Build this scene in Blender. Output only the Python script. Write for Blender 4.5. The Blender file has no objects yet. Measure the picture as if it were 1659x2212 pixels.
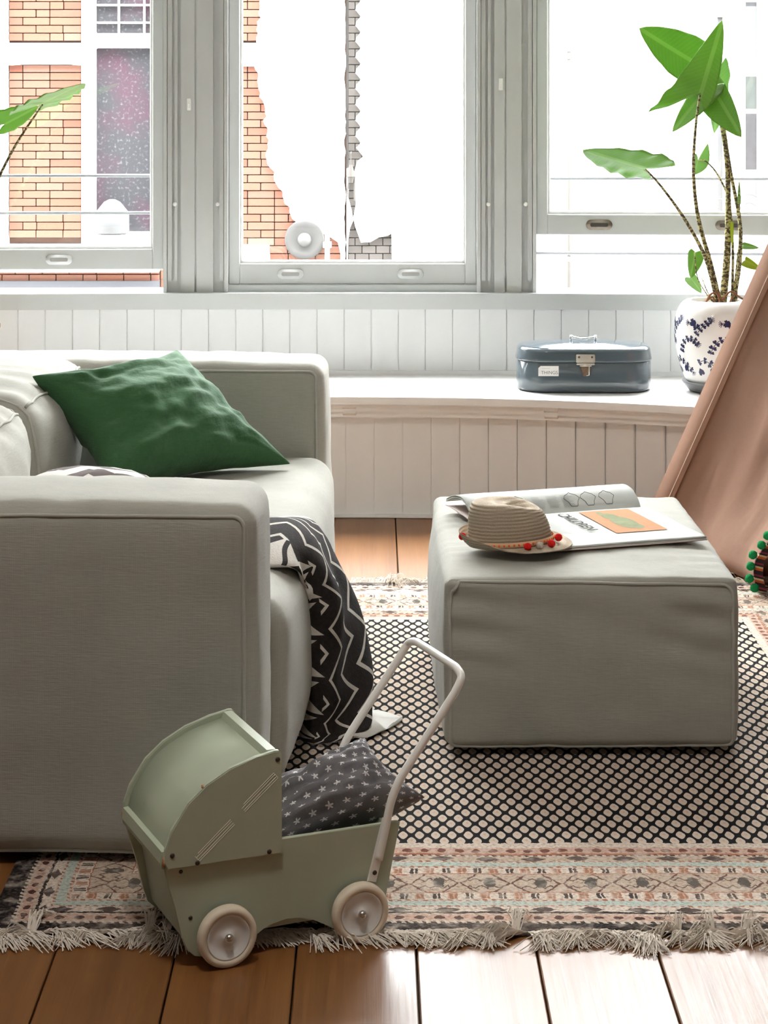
import bpy, bmesh, math, random
from mathutils import Vector, Matrix, noise
random.seed(7)
S = bpy.context.scene
COL = S.collection
R = math.radians
PI = math.pi

# ------------------------------------------------------------------ camera, world, exposure
FP, HZ, VX, VY = 4500.0, 1.35, 808.0, 170.0          # focal length in px of 1659x2212, eye height, principal point
cam = bpy.data.cameras.new('camera'); camo = bpy.data.objects.new('camera', cam); COL.objects.link(camo)
camo.location = (0, 0, HZ); camo.rotation_euler = (R(90), 0, 0)
cam.sensor_width = 36; cam.sensor_fit = 'AUTO'; cam.lens = FP / 2212 * 36
cam.shift_x = (829.5 - VX) / 2212; cam.shift_y = -(1106 - VY) / 2212
cam.clip_start = .05; cam.clip_end = 200
S.camera = camo
w = bpy.data.worlds.new('overcast_sky'); S.world = w; w.use_nodes = True
bg = w.node_tree.nodes['Background']; SKY = 26.0                                                   # overcast sky: zenith three times as bright as the horizon
_n, _l = w.node_tree.nodes, w.node_tree.links
_g = _n.new('ShaderNodeTexCoord'); _s = _n.new('ShaderNodeSeparateXYZ'); _l.new(_g.outputs['Generated'], _s.inputs[0])
_m = _n.new('ShaderNodeMath'); _m.operation = 'MAXIMUM'; _m.inputs[1].default_value = 0; _l.new(_s.outputs[2], _m.inputs[0])
_a = _n.new('ShaderNodeMath'); _a.operation = 'MULTIPLY_ADD'; _a.inputs[1].default_value = SKY * 2 / 3; _a.inputs[2].default_value = SKY / 3; _l.new(_m.outputs[0], _a.inputs[0])
_l.new(_a.outputs[0], bg.inputs[1]); bg.inputs[0].default_value = (.97, .985, 1, 1)
S.view_settings.view_transform = 'Standard'; S.view_settings.look = 'None'
S.view_settings.exposure = 0.9; S.view_settings.gamma = 1; S.view_settings.use_curve_mapping = False
S.cycles.max_bounces = 10; S.cycles.diffuse_bounces = 6; S.cycles.transparent_max_bounces = 12
S.cycles.sample_clamp_indirect = 12

# ------------------------------------------------------------------ node helpers
class X:
    """a value socket with operators, so that patterns can be written as expressions"""
    def __init__(s, nt, v): s.nt, s.v = nt, v
    def op(s, o, *a):
        n = s.nt.nodes.new('ShaderNodeMath'); n.operation = o
        for k, q in enumerate((s,) + a):
            q = q.v if isinstance(q, X) else q
            if isinstance(q, (int, float)): n.inputs[k].default_value = q
            else: s.nt.links.new(q, n.inputs[k])
        return X(s.nt, n.outputs[0])
    def __add__(s, o): return s.op('ADD', o)
    def __sub__(s, o): return s.op('SUBTRACT', o)
    def __mul__(s, o): return s.op('MULTIPLY', o)
    def __truediv__(s, o): return s.op('DIVIDE', o)
    __radd__ = __add__; __rmul__ = __mul__
    def __rsub__(s, o): return (s * -1) + o
    def fr(s): return s.op('FRACT')
    def ab(s): return s.op('ABSOLUTE')
    def sin(s): return s.op('SINE')
    def cos(s): return s.op('COSINE')
    def fl(s): return s.op('FLOOR')
    def lt(s, o): return s.op('LESS_THAN', o)
    def gt(s, o): return s.op('GREATER_THAN', o)
    def mn(s, o): return s.op('MINIMUM', o)
    def mx(s, o): return s.op('MAXIMUM', o)
    def sq(s): return s.op('SQRT')
    def tri(s): return ((s.fr() - .5).ab()) * 2        # 1..0..1
    def atan2(s, o): return s.op('ARCTAN2', o)

class M:
    """one material under construction"""
    def __init__(s, name, rough=.6, spec=.4, metal=0):
        s.m = bpy.data.materials.new(name); s.m.use_nodes = True; s.nt = s.m.node_tree
        s.p = s.nt.nodes['Principled BSDF']; s.out = s.nt.nodes['Material Output']
        s.p.inputs['Roughness'].default_value = rough; s.p.inputs['Metallic'].default_value = metal
        s.p.inputs['Specular IOR Level'].default_value = spec
        s.tc = s.nt.nodes.new('ShaderNodeTexCoord')
    def coords(s, kind='Object'):
        n = s.nt.nodes.new('ShaderNodeSeparateXYZ'); s.nt.links.new(s.tc.outputs[kind], n.inputs[0])
        return [X(s.nt, n.outputs[k]) for k in range(3)]
    def noise(s, scale, detail=3, rough=.5, stretch=(1, 1, 1), kind='Object', offset=None):
        mp = s.nt.nodes.new('ShaderNodeMapping'); mp.inputs['Scale'].default_value = stretch
        s.nt.links.new(s.tc.outputs[kind], mp.inputs[0])
        if offset is not None: s.nt.links.new(offset, mp.inputs['Location'])
        n = s.nt.nodes.new('ShaderNodeTexNoise'); n.inputs['Scale'].default_value = scale
        n.inputs['Detail'].default_value = detail; n.inputs['Roughness'].default_value = rough
        s.nt.links.new(mp.outputs[0], n.inputs['Vector']); return X(s.nt, n.outputs[0])
    def mix(s, fac, a, b):
        n = s.nt.nodes.new('ShaderNodeMix'); n.data_type = 'RGBA'
        f = fac.v if isinstance(fac, X) else fac
        if isinstance(f, (int, float)): n.inputs[0].default_value = f
        else: s.nt.links.new(f, n.inputs[0])
        for k, c in ((6, a), (7, b)):
            if isinstance(c, tuple): n.inputs[k].default_value = tuple(c) + ((1,) if len(c) == 3 else ())
            else: s.nt.links.new(c, n.inputs[k])
        return n.outputs[2]
    def ramp(s, fac, stops, interp='LINEAR'):
        n = s.nt.nodes.new('ShaderNodeValToRGB'); n.color_ramp.interpolation = interp
        e = n.color_ramp.elements
        while len(e) < len(stops): e.new(.5)
        for k, (p, c) in enumerate(stops): e[k].position = p; e[k].color = tuple(c) + (1,)
        s.nt.links.new(fac.v, n.inputs[0]); return n.outputs[0]
    def color(s, c):
        if isinstance(c, tuple): s.p.inputs['Base Color'].default_value = tuple(c) + (1,)
        else: s.nt.links.new(c, s.p.inputs['Base Color'])
        return s
    def rough(s, x): s.nt.links.new(x.v, s.p.inputs['Roughness']); return s
    def bump(s, h, strength=.3, dist=.002):
        b = s.nt.nodes.new('ShaderNodeBump'); b.inputs['Strength'].default_value = strength
        b.inputs['Distance'].default_value = dist
        s.nt.links.new(h.v, b.inputs['Height']); s.nt.links.new(b.outputs[0], s.p.inputs['Normal']); return s

def plain(name, c, rough=.5, spec=.4, metal=0, var=.06, scale=8, bump=0, bscale=60):
    m = M(name, rough, spec, metal); n = m.noise(scale, 4)
    lo = tuple(max(0, q * (1 - var)) for q in c); hi = tuple(min(1, q * (1 + var)) for q in c)
    m.color(m.mix(n, lo, hi))
    if bump: m.bump(m.noise(bscale, 3), bump)
    return m.m

def fabric(name, c, var=.10, weave=420, folds=.25, rough=.9, sheen=.15):
    m = M(name, rough, .2)
    x, y, z = m.coords()
    big = m.noise(5, 4); slub = m.noise(38, 3, .6, (1, 1, 7)); slub2 = m.noise(38, 3, .6, (7, 7, 1))
    f = big * .5 + slub * .3 + slub2 * .2
    lo = tuple(q * (1 - var * 1.6) for q in c); hi = tuple(min(1, q * (1 + var * 1.6)) for q in c)
    m.color(m.mix((f - .3) * 2.2, lo, hi))
    wv = (x * weave * 4).sin() + (y * weave * 4).sin() + (z * weave * 4).sin()
    m.bump(wv * .02 + slub * .8 + m.noise(14, 4) * folds * 6, .35, .002)
    m.p.inputs['Sheen Weight'].default_value = sheen
    return m.m

# ------------------------------------------------------------------ mesh helpers
def at(px, py, Y):
    """world point on the depth plane Y seen at photo pixel (px, py)"""
    return Vector(((px - VX) * Y / FP, Y, HZ - (py - VY) * Y / FP))

def put(name, mesh, parent=None, loc=None, rot=None, scale=None):
    o = bpy.data.objects.new(name, mesh); COL.objects.link(o)
    if parent is not None: o.parent = parent
    if loc is not None: o.location = loc
    if rot is not None: o.rotation_euler = rot
    if scale is not None: o.scale = scale
    return o

def mesh_of(name, bm, mat, smooth=False):
    bmesh.ops.recalc_face_normals(bm, faces=bm.faces)
    me = bpy.data.meshes.new(name); bm.to_mesh(me); bm.free()
    for q in (mat if isinstance(mat, (list, tuple)) else [mat]): me.materials.append(q)
    if smooth: me.shade_smooth()
    return me

def obj(name, bm, mat, parent=None, smooth=False, loc=None, rot=None):
    return put(name, mesh_of(name, bm, mat, smooth), parent, loc, rot)

def pydata(name, vs, fs, mat, parent=None, smooth=True, uvs=None, loc=None, rot=None):
    me = bpy.data.meshes.new(name); me.from_pydata([tuple(v) for v in vs], [], fs)
    if uvs:
        l = me.uv_layers.new(name='UVMap')
        for lp in me.loops: l.data[lp.index].uv = uvs[lp.vertex_index]
    for q in (mat if isinstance(mat, (list, tuple)) else [mat]): me.materials.append(q)
    if smooth: me.shade_smooth()
    me.update()
    return put(name, me, parent, loc, rot)

def empty(name, loc=(0, 0, 0), rz=0, label=None, cat=None, group=None, kind=None):
    o = put(name, None, None, loc, (0, 0, rz)); o.empty_display_size = .05
    return tag(o, label, cat, group, kind)

def tag(o, label=None, cat=None, group=None, kind=None):
    if label: o['label'] = label
    if cat: o['category'] = cat
    if group: o['group'] = group
    if kind: o['kind'] = kind
    return o

def box(bm, x0, x1, y0, y1, z0, z1, bev=0, seg=1):
    b2 = bmesh.new() if bev else bm
    vs = [b2.verts.new((x, y, z)) for x in (x0, x1) for y in (y0, y1) for z in (z0, z1)]
    for f in ((0, 1, 3, 2), (4, 6, 7, 5), (0, 4, 5, 1), (2, 3, 7, 6), (0, 2, 6, 4), (1, 5, 7, 3)): b2.faces.new([vs[k] for k in f])
    if bev:
        bmesh.ops.bevel(b2, geom=b2.edges[:], offset=bev, segments=seg, affect='EDGES')
        t = bpy.data.meshes.new('t'); b2.to_mesh(t); b2.free(); bm.from_mesh(t); bpy.data.meshes.remove(t)
    return bm

def bx(*a, **k): return box(bmesh.new(), *a, **k)

def prism(pts, z0, z1, axis='z', bev=0, bm=None, seg=2):
    """polygon pts extruded along an axis; axis 'y': pts are (x, z)"""
    b = bmesh.new()
    def p3(p, h): return (p[0], p[1], h) if axis == 'z' else (p[0], h, p[1])
    lo = [b.verts.new(p3(p, z0)) for p in pts]; hi = [b.verts.new(p3(p, z1)) for p in pts]
    n = len(pts)
    b.faces.new(lo[::-1]); b.faces.new(hi)
    for k in range(n): b.faces.new((lo[k], lo[(k + 1) % n], hi[(k + 1) % n], hi[k]))
    if bev:
        es = [e for e in b.edges if len({v.co[2 if axis == 'z' else 1] for v in e.verts}) == 1]
        bmesh.ops.bevel(b, geom=es, offset=bev, segments=seg, affect='EDGES')
    if bm is None: return b
    t = bpy.data.meshes.new('t'); b.to_mesh(t); b.free(); bm.from_mesh(t); bpy.data.meshes.remove(t)
    return bm

def smooth_path(pts, n=8, closed=False):
    pts = [Vector(p) for p in pts]; out = []; m = len(pts)
    for i in range(m if closed else m - 1):
        g = lambda k: pts[k % m] if closed else pts[min(max(k, 0), m - 1)]
        p0, p1, p2, p3 = g(i - 1), g(i), g(i + 1), g(i + 2)
        for k in range(n):
            t = k / n
            out.append(.5 * ((2 * p1) + (p2 - p0) * t + (2 * p0 - 5 * p1 + 4 * p2 - p3) * t * t + (3 * p1 - p0 - 3 * p2 + p3) * t ** 3))
    if not closed: out.append(pts[-1])
    return out

def tube(bm, pts, r, sides=8, closed=False, caps=True):
    pts = [Vector(p) for p in pts]; n = len(pts); rings = []; prev = None
    for i, p in enumerate(pts):
        a = pts[(i - 1) % n] if (closed or i) else p; b = pts[(i + 1) % n] if (closed or i < n - 1) else p
        t = (b - a).normalized() if (b - a).length > 1e-9 else Vector((0, 0, 1))
        if prev is None:
            u = t.cross(Vector((0, 0, 1)))
            if u.length < .05: u = t.cross(Vector((1, 0, 0)))
        else: u = prev - t * prev.dot(t)
        u.normalize(); prev = u; v = t.cross(u); rr = r(i / max(1, n - 1)) if callable(r) else r
        rings.append([bm.verts.new(p + u * (math.cos(2 * PI * k / sides) * rr) + v * (math.sin(2 * PI * k / sides) * rr)) for k in range(sides)])
    for i in range(n if closed else n - 1):
        A, B = rings[i], rings[(i + 1) % n]
        for k in range(sides): bm.faces.new((A[k], A[(k + 1) % sides], B[(k + 1) % sides], B[k]))
    if caps and not closed: bm.faces.new(rings[0][::-1]); bm.faces.new(rings[-1])
    return bm

def lathe(bm, prof, n=32, cap=True, sx=1, sy=1):
    rings = [[bm.verts.new((r * math.cos(2 * PI * k / n) * sx, r * math.sin(2 * PI * k / n) * sy, z)) for k in range(n)] for r, z in prof]
    for a, b in zip(rings, rings[1:]):
        for k in range(n): bm.faces.new((a[k], a[(k + 1) % n], b[(k + 1) % n], b[k]))
    if cap: bm.faces.new(rings[0][::-1]); bm.faces.new(rings[-1])
    return bm

def ball(bm, c, r, sub=2):
    return bmesh.ops.create_icosphere(bm, subdivisions=sub, radius=r, matrix=Matrix.Translation(c))

def nz(p, f, seed=0): return noise.noise(Vector(p) * f + Vector((seed * 3.7, seed * 1.9, seed * .7)))

def softbox(sx, sy, sz, r, n=(24, 24, 14), bulge=(0, 0, 0), wr=.003, fr=9, seed=0, edge=.0, disp=None):
    """upholstered block centred on x, y with its base at z=0: rounded edges, bulging faces, soft wrinkles"""
    h = (sx / 2, sy / 2, sz / 2); ax = []
    for k in range(3):
        inner = h[k] - r; c = [-h[k] + r * t for t in (0, .25, .5, .75)]
        ax.append(c + [-inner + 2 * inner * i / n[k] for i in range(n[k] + 1)] + [-q for q in c[::-1]])
    L = [len(a) - 1 for a in ax]; idx = {}; vs = []
    def vert(i, j, k):
        key = (i, j, k)
        if key in idx: return idx[key]
        q = Vector((ax[0][i], ax[1][j], ax[2][k]))
        c = Vector([max(-h[m] + r, min(h[m] - r, q[m])) for m in range(3)])
        d = q - c; p = c + d.normalized() * r
        nrm = d.normalized()
        u = [p[m] / h[m] for m in range(3)]
        for m in range(3):
            if bulge[m]:
                o1, o2 = [q_ for q_ in range(3) if q_ != m]
                p[m] += bulge[m] * nrm[m] * abs(nrm[m]) * (1 - abs(u[o1]) ** 2.6) * (1 - abs(u[o2]) ** 2.6)
        if wr: p += nrm * (wr * nz(p, fr, seed) + wr * .5 * nz(p, fr * 2.7, seed + 1))
        if disp: p += nrm * disp(p, u, nrm)
        idx[key] = len(vs); vs.append((p.x, p.y, p.z + h[2])); return idx[key]
    fs = []
    for m in range(3):
        o1, o2 = [q_ for q_ in range(3) if q_ != m]
        for side in (0, L[m]):
            for a in range(L[o1]):
                for b in range(L[o2]):
                    def g(da, db):
                        t = [0, 0, 0]; t[m] = side; t[o1] = a + da; t[o2] = b + db; return vert(*t)
                    f = [g(0, 0), g(1, 0), g(1, 1), g(0, 1)]
                    if (side > 0) == (m == 1): f = f[::-1]
                    fs.append(f)
    return vs, fs

def pillow(c, th, n=30, k=.09, wr=.008, seed=0, lift=None, power=.42):
    """scatter cushion between four corner points c (around), thickness th"""
    c = [Vector(q) for q in c]; nrm = (c[2] - c[0]).cross(c[3] - c[1]).normalized(); vs = []; uv = []; fs = []
    for side in (1, -1):
        for j in range(n + 1):
            for i in range(n + 1):
                a = math.sin((i / n - .5) * PI); b = math.sin((j / n - .5) * PI)
                a2 = a * (1 - k * (1 - b * b)); b2 = b * (1 - k * (1 - a * a))
                s, t = (a2 + 1) / 2, (b2 + 1) / 2
                p = c[0] * (1 - s) * (1 - t) + c[1] * s * (1 - t) + c[2] * s * t + c[3] * (1 - s) * t
                e = max(0, (1 - a * a) * (1 - b * b)); hgt = th * .5 * e ** power
                cr = max(abs(a), abs(b))
                fold = 0
                for ca, cb in ((1, 1), (1, -1), (-1, 1), (-1, -1)):
                    dd = math.hypot(a - ca, b - cb); ang = math.atan2(b - cb, a - ca)
                    fold += math.exp(-dd * 2.2) * math.sin(ang * 16 + seed + ca) * .8
                wv = wr * (nz((a * 1.2, b * 2.6, side), 1.7, seed) * 1.2 + nz((a * 3, b * 5, side), 1.8, seed + 2) * .55 + fold * .5) * min(1, e * 4)
                p = p + nrm * side * (hgt + wv)
                if lift: p = p + lift(a, b, side)
                vs.append(p); uv.append((i / n, j / n))
    m = (n + 1) * (n + 1)
    for side in range(2):
        for j in range(n):
            for i in range(n):
                q = side * m + j * (n + 1) + i; f = [q, q + 1, q + n + 2, q + n + 1]
                fs.append(f if side == 0 else f[::-1])
    return vs, fs, uv

def weld(o, d=.0004):
    b = bmesh.new(); b.from_mesh(o.data); bmesh.ops.remove_doubles(b, verts=b.verts[:], dist=d); b.to_mesh(o.data); b.free(); o.data.shade_smooth(); return o

def rrect(w, d, r, n=8):
    out = []
    for cx, cy, a0 in ((w / 2 - r, d / 2 - r, 0), (-w / 2 + r, d / 2 - r, 90), (-w / 2 + r, -d / 2 + r, 180), (w / 2 - r, -d / 2 + r, 270)):
        for k in range(n + 1):
            a = R(a0 + 90 * k / n); out.append((cx + r * math.cos(a), cy + r * math.sin(a)))
    return out

def loft(bm, rings, cap=True):
    rr = [[bm.verts.new(p) for p in ring] for ring in rings]
    for a, b in zip(rr, rr[1:]):
        n = len(a)
        for k in range(n): bm.faces.new((a[k], a[(k + 1) % n], b[(k + 1) % n], b[k]))
    if cap: bm.faces.new(rr[0][::-1]); bm.faces.new(rr[-1])
    return bm

def text(name, body, size, mat, parent, loc, rot, extrude=.0003, align='CENTER'):
    c = bpy.data.curves.new(name, 'FONT'); c.body = body; c.size = size; c.align_x = align; c.align_y = 'CENTER'
    c.extrude = extrude; t = bpy.data.objects.new(name, c); me = bpy.data.meshes.new_from_object(t)
    bpy.data.objects.remove(t); bpy.data.curves.remove(c); me.materials.clear(); me.materials.append(mat); return put(name, me, parent, loc, rot)

# ------------------------------------------------------------------ shared materials
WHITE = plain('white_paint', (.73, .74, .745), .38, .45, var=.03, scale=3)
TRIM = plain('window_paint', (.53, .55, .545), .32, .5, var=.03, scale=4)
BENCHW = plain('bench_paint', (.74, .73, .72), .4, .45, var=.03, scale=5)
PLASTER = plain('grey_plaster', (.22, .215, .205), .9, .2, var=.02, bump=.1)
CEIL = plain('ceiling_paint', (.82, .82, .81), .9, .2, var=.02)
STONE = plain('pale_stone', (.82, .81, .78), .9, .1, var=.04)
DARKHOLE = plain('dark_recess', (.06, .055, .05), .6, .3)
BRASS = plain('aged_brass', (.22, .18, .14), .4, .5, .7, var=.3, scale=60)
STEEL = plain('nickel_steel', (.62, .58, .53), .25, .5, 1, var=.15, scale=30)
BLACKW = plain('black_wood', (.012, .012, .012), .6, .2)

def wood_floor():
    m = M('floor_boards', .34, .42); m.p.inputs['Coat Weight'].default_value = .06; m.p.inputs['Coat Roughness'].default_value = .28
    oi = m.nt.nodes.new('ShaderNodeObjectInfo'); rnd = X(m.nt, oi.outputs['Random'])
    off = m.nt.nodes.new('ShaderNodeCombineXYZ')
    for k in range(3): m.nt.links.new((rnd * (7 + 5 * k)).v, off.inputs[k])
    g = m.noise(9, 5, .62, (3.2, .16, 1), offset=off.outputs[0]); fine = m.noise(90, 3, .6, (3, .05, 1), offset=off.outputs[0])
    blot = m.noise(2.2, 3, .5, offset=off.outputs[0])
    c1 = m.ramp(g * .65 + fine * .35, [(.25, (.11, .038, .009)), (.5, (.22, .088, .024)), (.78, (.34, .155, .052))])
    c2 = m.mix((blot - .35) * 1.1, c1, (.21, .095, .033))
    c3 = m.mix(rnd * .35, c2, (.15, .06, .017))
    m.color(c3); m.rough(fine * .20 + blot * .18 + .20)
    m.bump(fine * .5 + g, .25, .0015)
    return m.m
FLOORM = wood_floor()

# ------------------------------------------------------------------ room shell
fl = obj('floor', bx(-2.3, 2.3, -2.6, 6.98, -.08, -.022), plain('subfloor', (.05, .03, .015), .9), None)
tag(fl, 'brown wooden floor of wide varnished boards', kind='structure')
PITCH = .1862
bd = mesh_of('floor_board', bx(-PITCH / 2 + .0016, PITCH / 2 - .0016, -4.75, 4.75, -.022, 0, bev=.0016), FLOORM)
for k in range(-12, 13):
    put('floor_board', bd, fl, (-.493 + PITCH * (k + 2.5), 2.18, 0))
tag(obj('ceiling', bx(-2.3, 2.3, -2.6, 7.0, 3.25, 3.35), CEIL), 'plain white plaster ceiling', kind='structure')
tag(obj('wall_left', bx(-2.4, -2.3, -2.6, 7.0, -.08, 3.35), PLASTER), 'plain grey plaster wall beside the sofa', kind='structure')
tag(obj('wall_right', bx(2.3, 2.4, -2.6, 7.0, -.08, 3.35), PLASTER), 'plain grey plaster wall beyond the tent', kind='structure')
tag(obj('wall_front', bx(-2.4, 2.4, -2.7, -2.6, -.08, 3.35), PLASTER), 'plain grey plaster wall of the room', kind='structure')
# the street front of this house, whose height shades the houses opposite
b = bx(-14, -1.62, 6.95, 7.12, -4.2, 9); box(b, 1.50, 14, 6.93, 7.12, -4.2, 9); box(b, -1.62, 1.50, 7.0, 7.12, 3.06, 9); box(b, -1.62, 1.50, 7.0, 7.12, -4.2, .60)
tag(obj('wall_outer', b, PLASTER), 'street front of the house around the bow windows', kind='structure')

# window wall: three shallow facets of a bow
WY = 6.80
PL, PR, AL, AR = -.58, .43, R(2.0), R(-3.3)
def facet(x):
    """point (X, Y) on the wall face and its turn for a run of x along the wall"""
    if x < PL: return PL + (x - PL) * math.cos(AL), WY + (x - PL) * math.sin(AL), AL
    if x > PR: return PR + (x - PR) * math.cos(AR), WY + (x - PR) * math.sin(AR), AR
    return x, WY, 0.0
def strip(x0, x1, y0, y1, z0, z1, bm=None):
    """a strip following the wall: y measured from the wall face outwards (negative = into the room)"""
    bm = bm or bmesh.new(); xs = sorted({x0, x1} | {q for q in (PL, PR) if x0 < q < x1}); ring = []
    for x in xs:
        X_, Y_, a = facet(x)
        if x == PL: a = AL / 2
        if x == PR: a = AR / 2
        n = (-math.sin(a), math.cos(a))
        ring.append([bm.verts.new((X_ + n[0] * y, Y_ + n[1] * y, z)) for y, z in ((y0, z0), (y1, z0), (y1, z1), (y0, z1))])
    for a, b in zip(ring, ring[1:]):
        for k in range(4): bm.faces.new((a[k], a[(k + 1) % 4], b[(k + 1) % 4], b[k]))
    bm.faces.new(ring[0][::-1]); bm.faces.new(ring[-1]); return bm

wb = obj('wall_back', strip(-2.32, 2.32, .014, .2, -.08, .64), WHITE)
tag(wb, 'white bow window wall with beadboard below the sills', kind='structure')
BP = .0885
bdm = mesh_of('board', bx(-BP / 2 + .0004, BP / 2 - .0004, 0, .016, 0, .225, bev=.0024, seg=2), WHITE)
for k in range(-25, 26):
    x = .566 + BP * k
    if -2.25 < x < 2.25:
        X_, Y_, a = facet(x); put('board', bdm, wb, (X_, Y_, .382), (0, 0, a))
obj('lintel', strip(-2.32, 2.32, .0, .2, 3.02, 3.3), WHITE, wb)
obj('side_pier', strip(-2.32, -1.56, .0, .2, .6, 3.06), WHITE, wb)
obj('side_pier', strip(1.43, 2.32, .0, .2, .6, 3.06), WHITE, wb)
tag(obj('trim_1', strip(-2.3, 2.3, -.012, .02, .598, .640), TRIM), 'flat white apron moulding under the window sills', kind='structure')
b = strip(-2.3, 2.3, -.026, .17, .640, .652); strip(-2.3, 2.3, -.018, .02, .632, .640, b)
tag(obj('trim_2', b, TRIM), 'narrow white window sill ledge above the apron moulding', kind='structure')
tag(obj('trim_3', strip(-2.3, 2.3, -.01, .014, .382, .398), WHITE), 'thin white bead where bench meets the boards', kind='structure')

GLASS = bpy.data.materials.new('window_glass'); GLASS.use_nodes = True
nt = GLASS.node_tree; nt.nodes.clear()
o_ = nt.nodes.new('ShaderNodeOutputMaterial'); mx_ = nt.nodes.new('ShaderNodeMixShader'); tr_ = nt.nodes.new('ShaderNodeBsdfTransparent'); gl_ = nt.nodes.new('ShaderNodeBsdfGlossy')
gl_.inputs['Roughness'].default_value = .02; mx_.inputs[0].default_value = .05; tr_.inputs[0].default_value = (.985, .995, .99, 1)
nt.links.new(tr_.outputs[0], mx_.inputs[1]); nt.links.new(gl_.outputs[0], mx_.inputs[2]); nt.links.new(mx_.outputs[0], o_.inputs[0])
SEAL = plain('glazing_bead', (.86, .87, .86), .4)
PLATE = plain('painted_pull_plate', (.66, .68, .675), .35)

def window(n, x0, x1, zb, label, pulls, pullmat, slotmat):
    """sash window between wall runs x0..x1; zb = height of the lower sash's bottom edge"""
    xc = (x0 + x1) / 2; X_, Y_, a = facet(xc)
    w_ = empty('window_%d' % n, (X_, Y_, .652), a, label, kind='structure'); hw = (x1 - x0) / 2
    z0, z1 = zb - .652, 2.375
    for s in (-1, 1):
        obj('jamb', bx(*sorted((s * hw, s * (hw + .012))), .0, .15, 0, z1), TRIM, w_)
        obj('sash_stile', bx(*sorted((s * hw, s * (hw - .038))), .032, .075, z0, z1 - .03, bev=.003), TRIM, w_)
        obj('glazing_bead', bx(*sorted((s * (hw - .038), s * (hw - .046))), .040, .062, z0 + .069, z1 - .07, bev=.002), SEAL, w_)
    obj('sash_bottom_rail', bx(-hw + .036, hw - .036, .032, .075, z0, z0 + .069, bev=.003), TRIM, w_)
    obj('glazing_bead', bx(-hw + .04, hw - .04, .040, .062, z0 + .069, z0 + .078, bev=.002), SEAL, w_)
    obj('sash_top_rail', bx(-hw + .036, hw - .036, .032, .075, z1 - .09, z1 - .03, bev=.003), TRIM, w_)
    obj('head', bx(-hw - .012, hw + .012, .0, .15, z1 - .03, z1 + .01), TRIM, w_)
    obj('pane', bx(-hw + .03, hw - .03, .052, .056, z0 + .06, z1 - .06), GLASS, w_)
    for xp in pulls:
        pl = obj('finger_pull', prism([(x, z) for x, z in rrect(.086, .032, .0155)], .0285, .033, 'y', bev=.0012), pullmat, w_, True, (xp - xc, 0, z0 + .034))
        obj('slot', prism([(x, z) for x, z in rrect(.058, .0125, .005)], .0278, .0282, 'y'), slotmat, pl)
    return w_
SLOTG = plain('grey_slot', (.36, .36, .35), .5)
window(1, -1.50, -.688, .724, 'tall white sash window raised a little above its sill', (-1.03,), PLATE, SLOTG)
window(2, -.4775, .336, .6755, 'tall white sash window closed, two pale finger pulls', (-.274, .12), PLATE, SLOTG)
window(3, .530, 1.40, .838, 'tall white sash window raised highest, dark finger pulls', (.735, 1.155), BRASS, DARKHOLE)
tag(obj('trim_10', strip(-.488, .346, .024, .10, .652, .674), TRIM), 'low white stop strip under the closed sash', kind='structure')

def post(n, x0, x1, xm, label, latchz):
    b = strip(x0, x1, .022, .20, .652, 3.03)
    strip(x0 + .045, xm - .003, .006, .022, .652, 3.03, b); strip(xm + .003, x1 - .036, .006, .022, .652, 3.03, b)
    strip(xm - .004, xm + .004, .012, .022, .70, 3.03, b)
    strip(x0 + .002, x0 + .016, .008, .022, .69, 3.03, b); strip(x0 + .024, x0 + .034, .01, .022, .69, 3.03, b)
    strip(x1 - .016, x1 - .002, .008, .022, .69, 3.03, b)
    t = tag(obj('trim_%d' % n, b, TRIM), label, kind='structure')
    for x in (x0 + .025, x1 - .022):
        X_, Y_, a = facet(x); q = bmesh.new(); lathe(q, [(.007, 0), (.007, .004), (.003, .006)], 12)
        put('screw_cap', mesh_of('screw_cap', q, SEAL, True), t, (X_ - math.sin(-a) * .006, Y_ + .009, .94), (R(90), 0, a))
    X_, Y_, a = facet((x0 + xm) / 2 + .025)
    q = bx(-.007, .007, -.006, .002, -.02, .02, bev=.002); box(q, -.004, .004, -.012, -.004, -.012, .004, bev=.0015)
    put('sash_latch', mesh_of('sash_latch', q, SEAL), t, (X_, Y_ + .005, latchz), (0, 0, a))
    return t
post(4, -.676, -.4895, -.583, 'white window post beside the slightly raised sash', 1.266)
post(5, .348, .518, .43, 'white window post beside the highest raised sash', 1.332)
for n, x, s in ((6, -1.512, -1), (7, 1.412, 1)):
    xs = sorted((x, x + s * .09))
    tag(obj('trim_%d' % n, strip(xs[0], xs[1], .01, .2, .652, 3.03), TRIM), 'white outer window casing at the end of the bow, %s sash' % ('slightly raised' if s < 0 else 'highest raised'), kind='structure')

# ------------------------------------------------------------------ built-in window bench
def bfront(x): return 6.313 - .19 * (min(x, 1.25) + .06) ** 2 if x > -.06 else 6.313 - .06 * (x + .06) ** 2
def bslope(x):
    e = .01; return math.atan2(bfront(x + e) - bfront(x - e), 2 * e)
BZ = .385
be = empty('window_bench', (0, 6.3, 0), 0, 'long white built-in bench with a gently curved front under the windows', 'bench')
def bshape(off, back, z0, z1, bev=0, x0=-2.29, x1=2.29):
    xs = [x0 + (x1 - x0) * k / 60 for k in range(61)]
    pts = [(x, bfront(x) + off - 6.3) for x in xs]
    if back is None: pts += [(facet(x)[0], facet(x)[1] + .012 - 6.3) for x in xs[::-1]]
    else: pts += [(x, bfront(x) + back - 6.3) for x in xs[::-1]]
    return prism(pts, z0, z1, 'z', bev=bev)
obj('seat_board', bshape(0, None, BZ - .022, BZ, .004), BENCHW, be)
obj('apron_rail', bshape(.035, .085, BZ - .05, BZ - .022, .004), BENCHW, be)
obj('apron_bead', bshape(.05, .085, BZ - .068, BZ - .05, .003), BENCHW, be)
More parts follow.
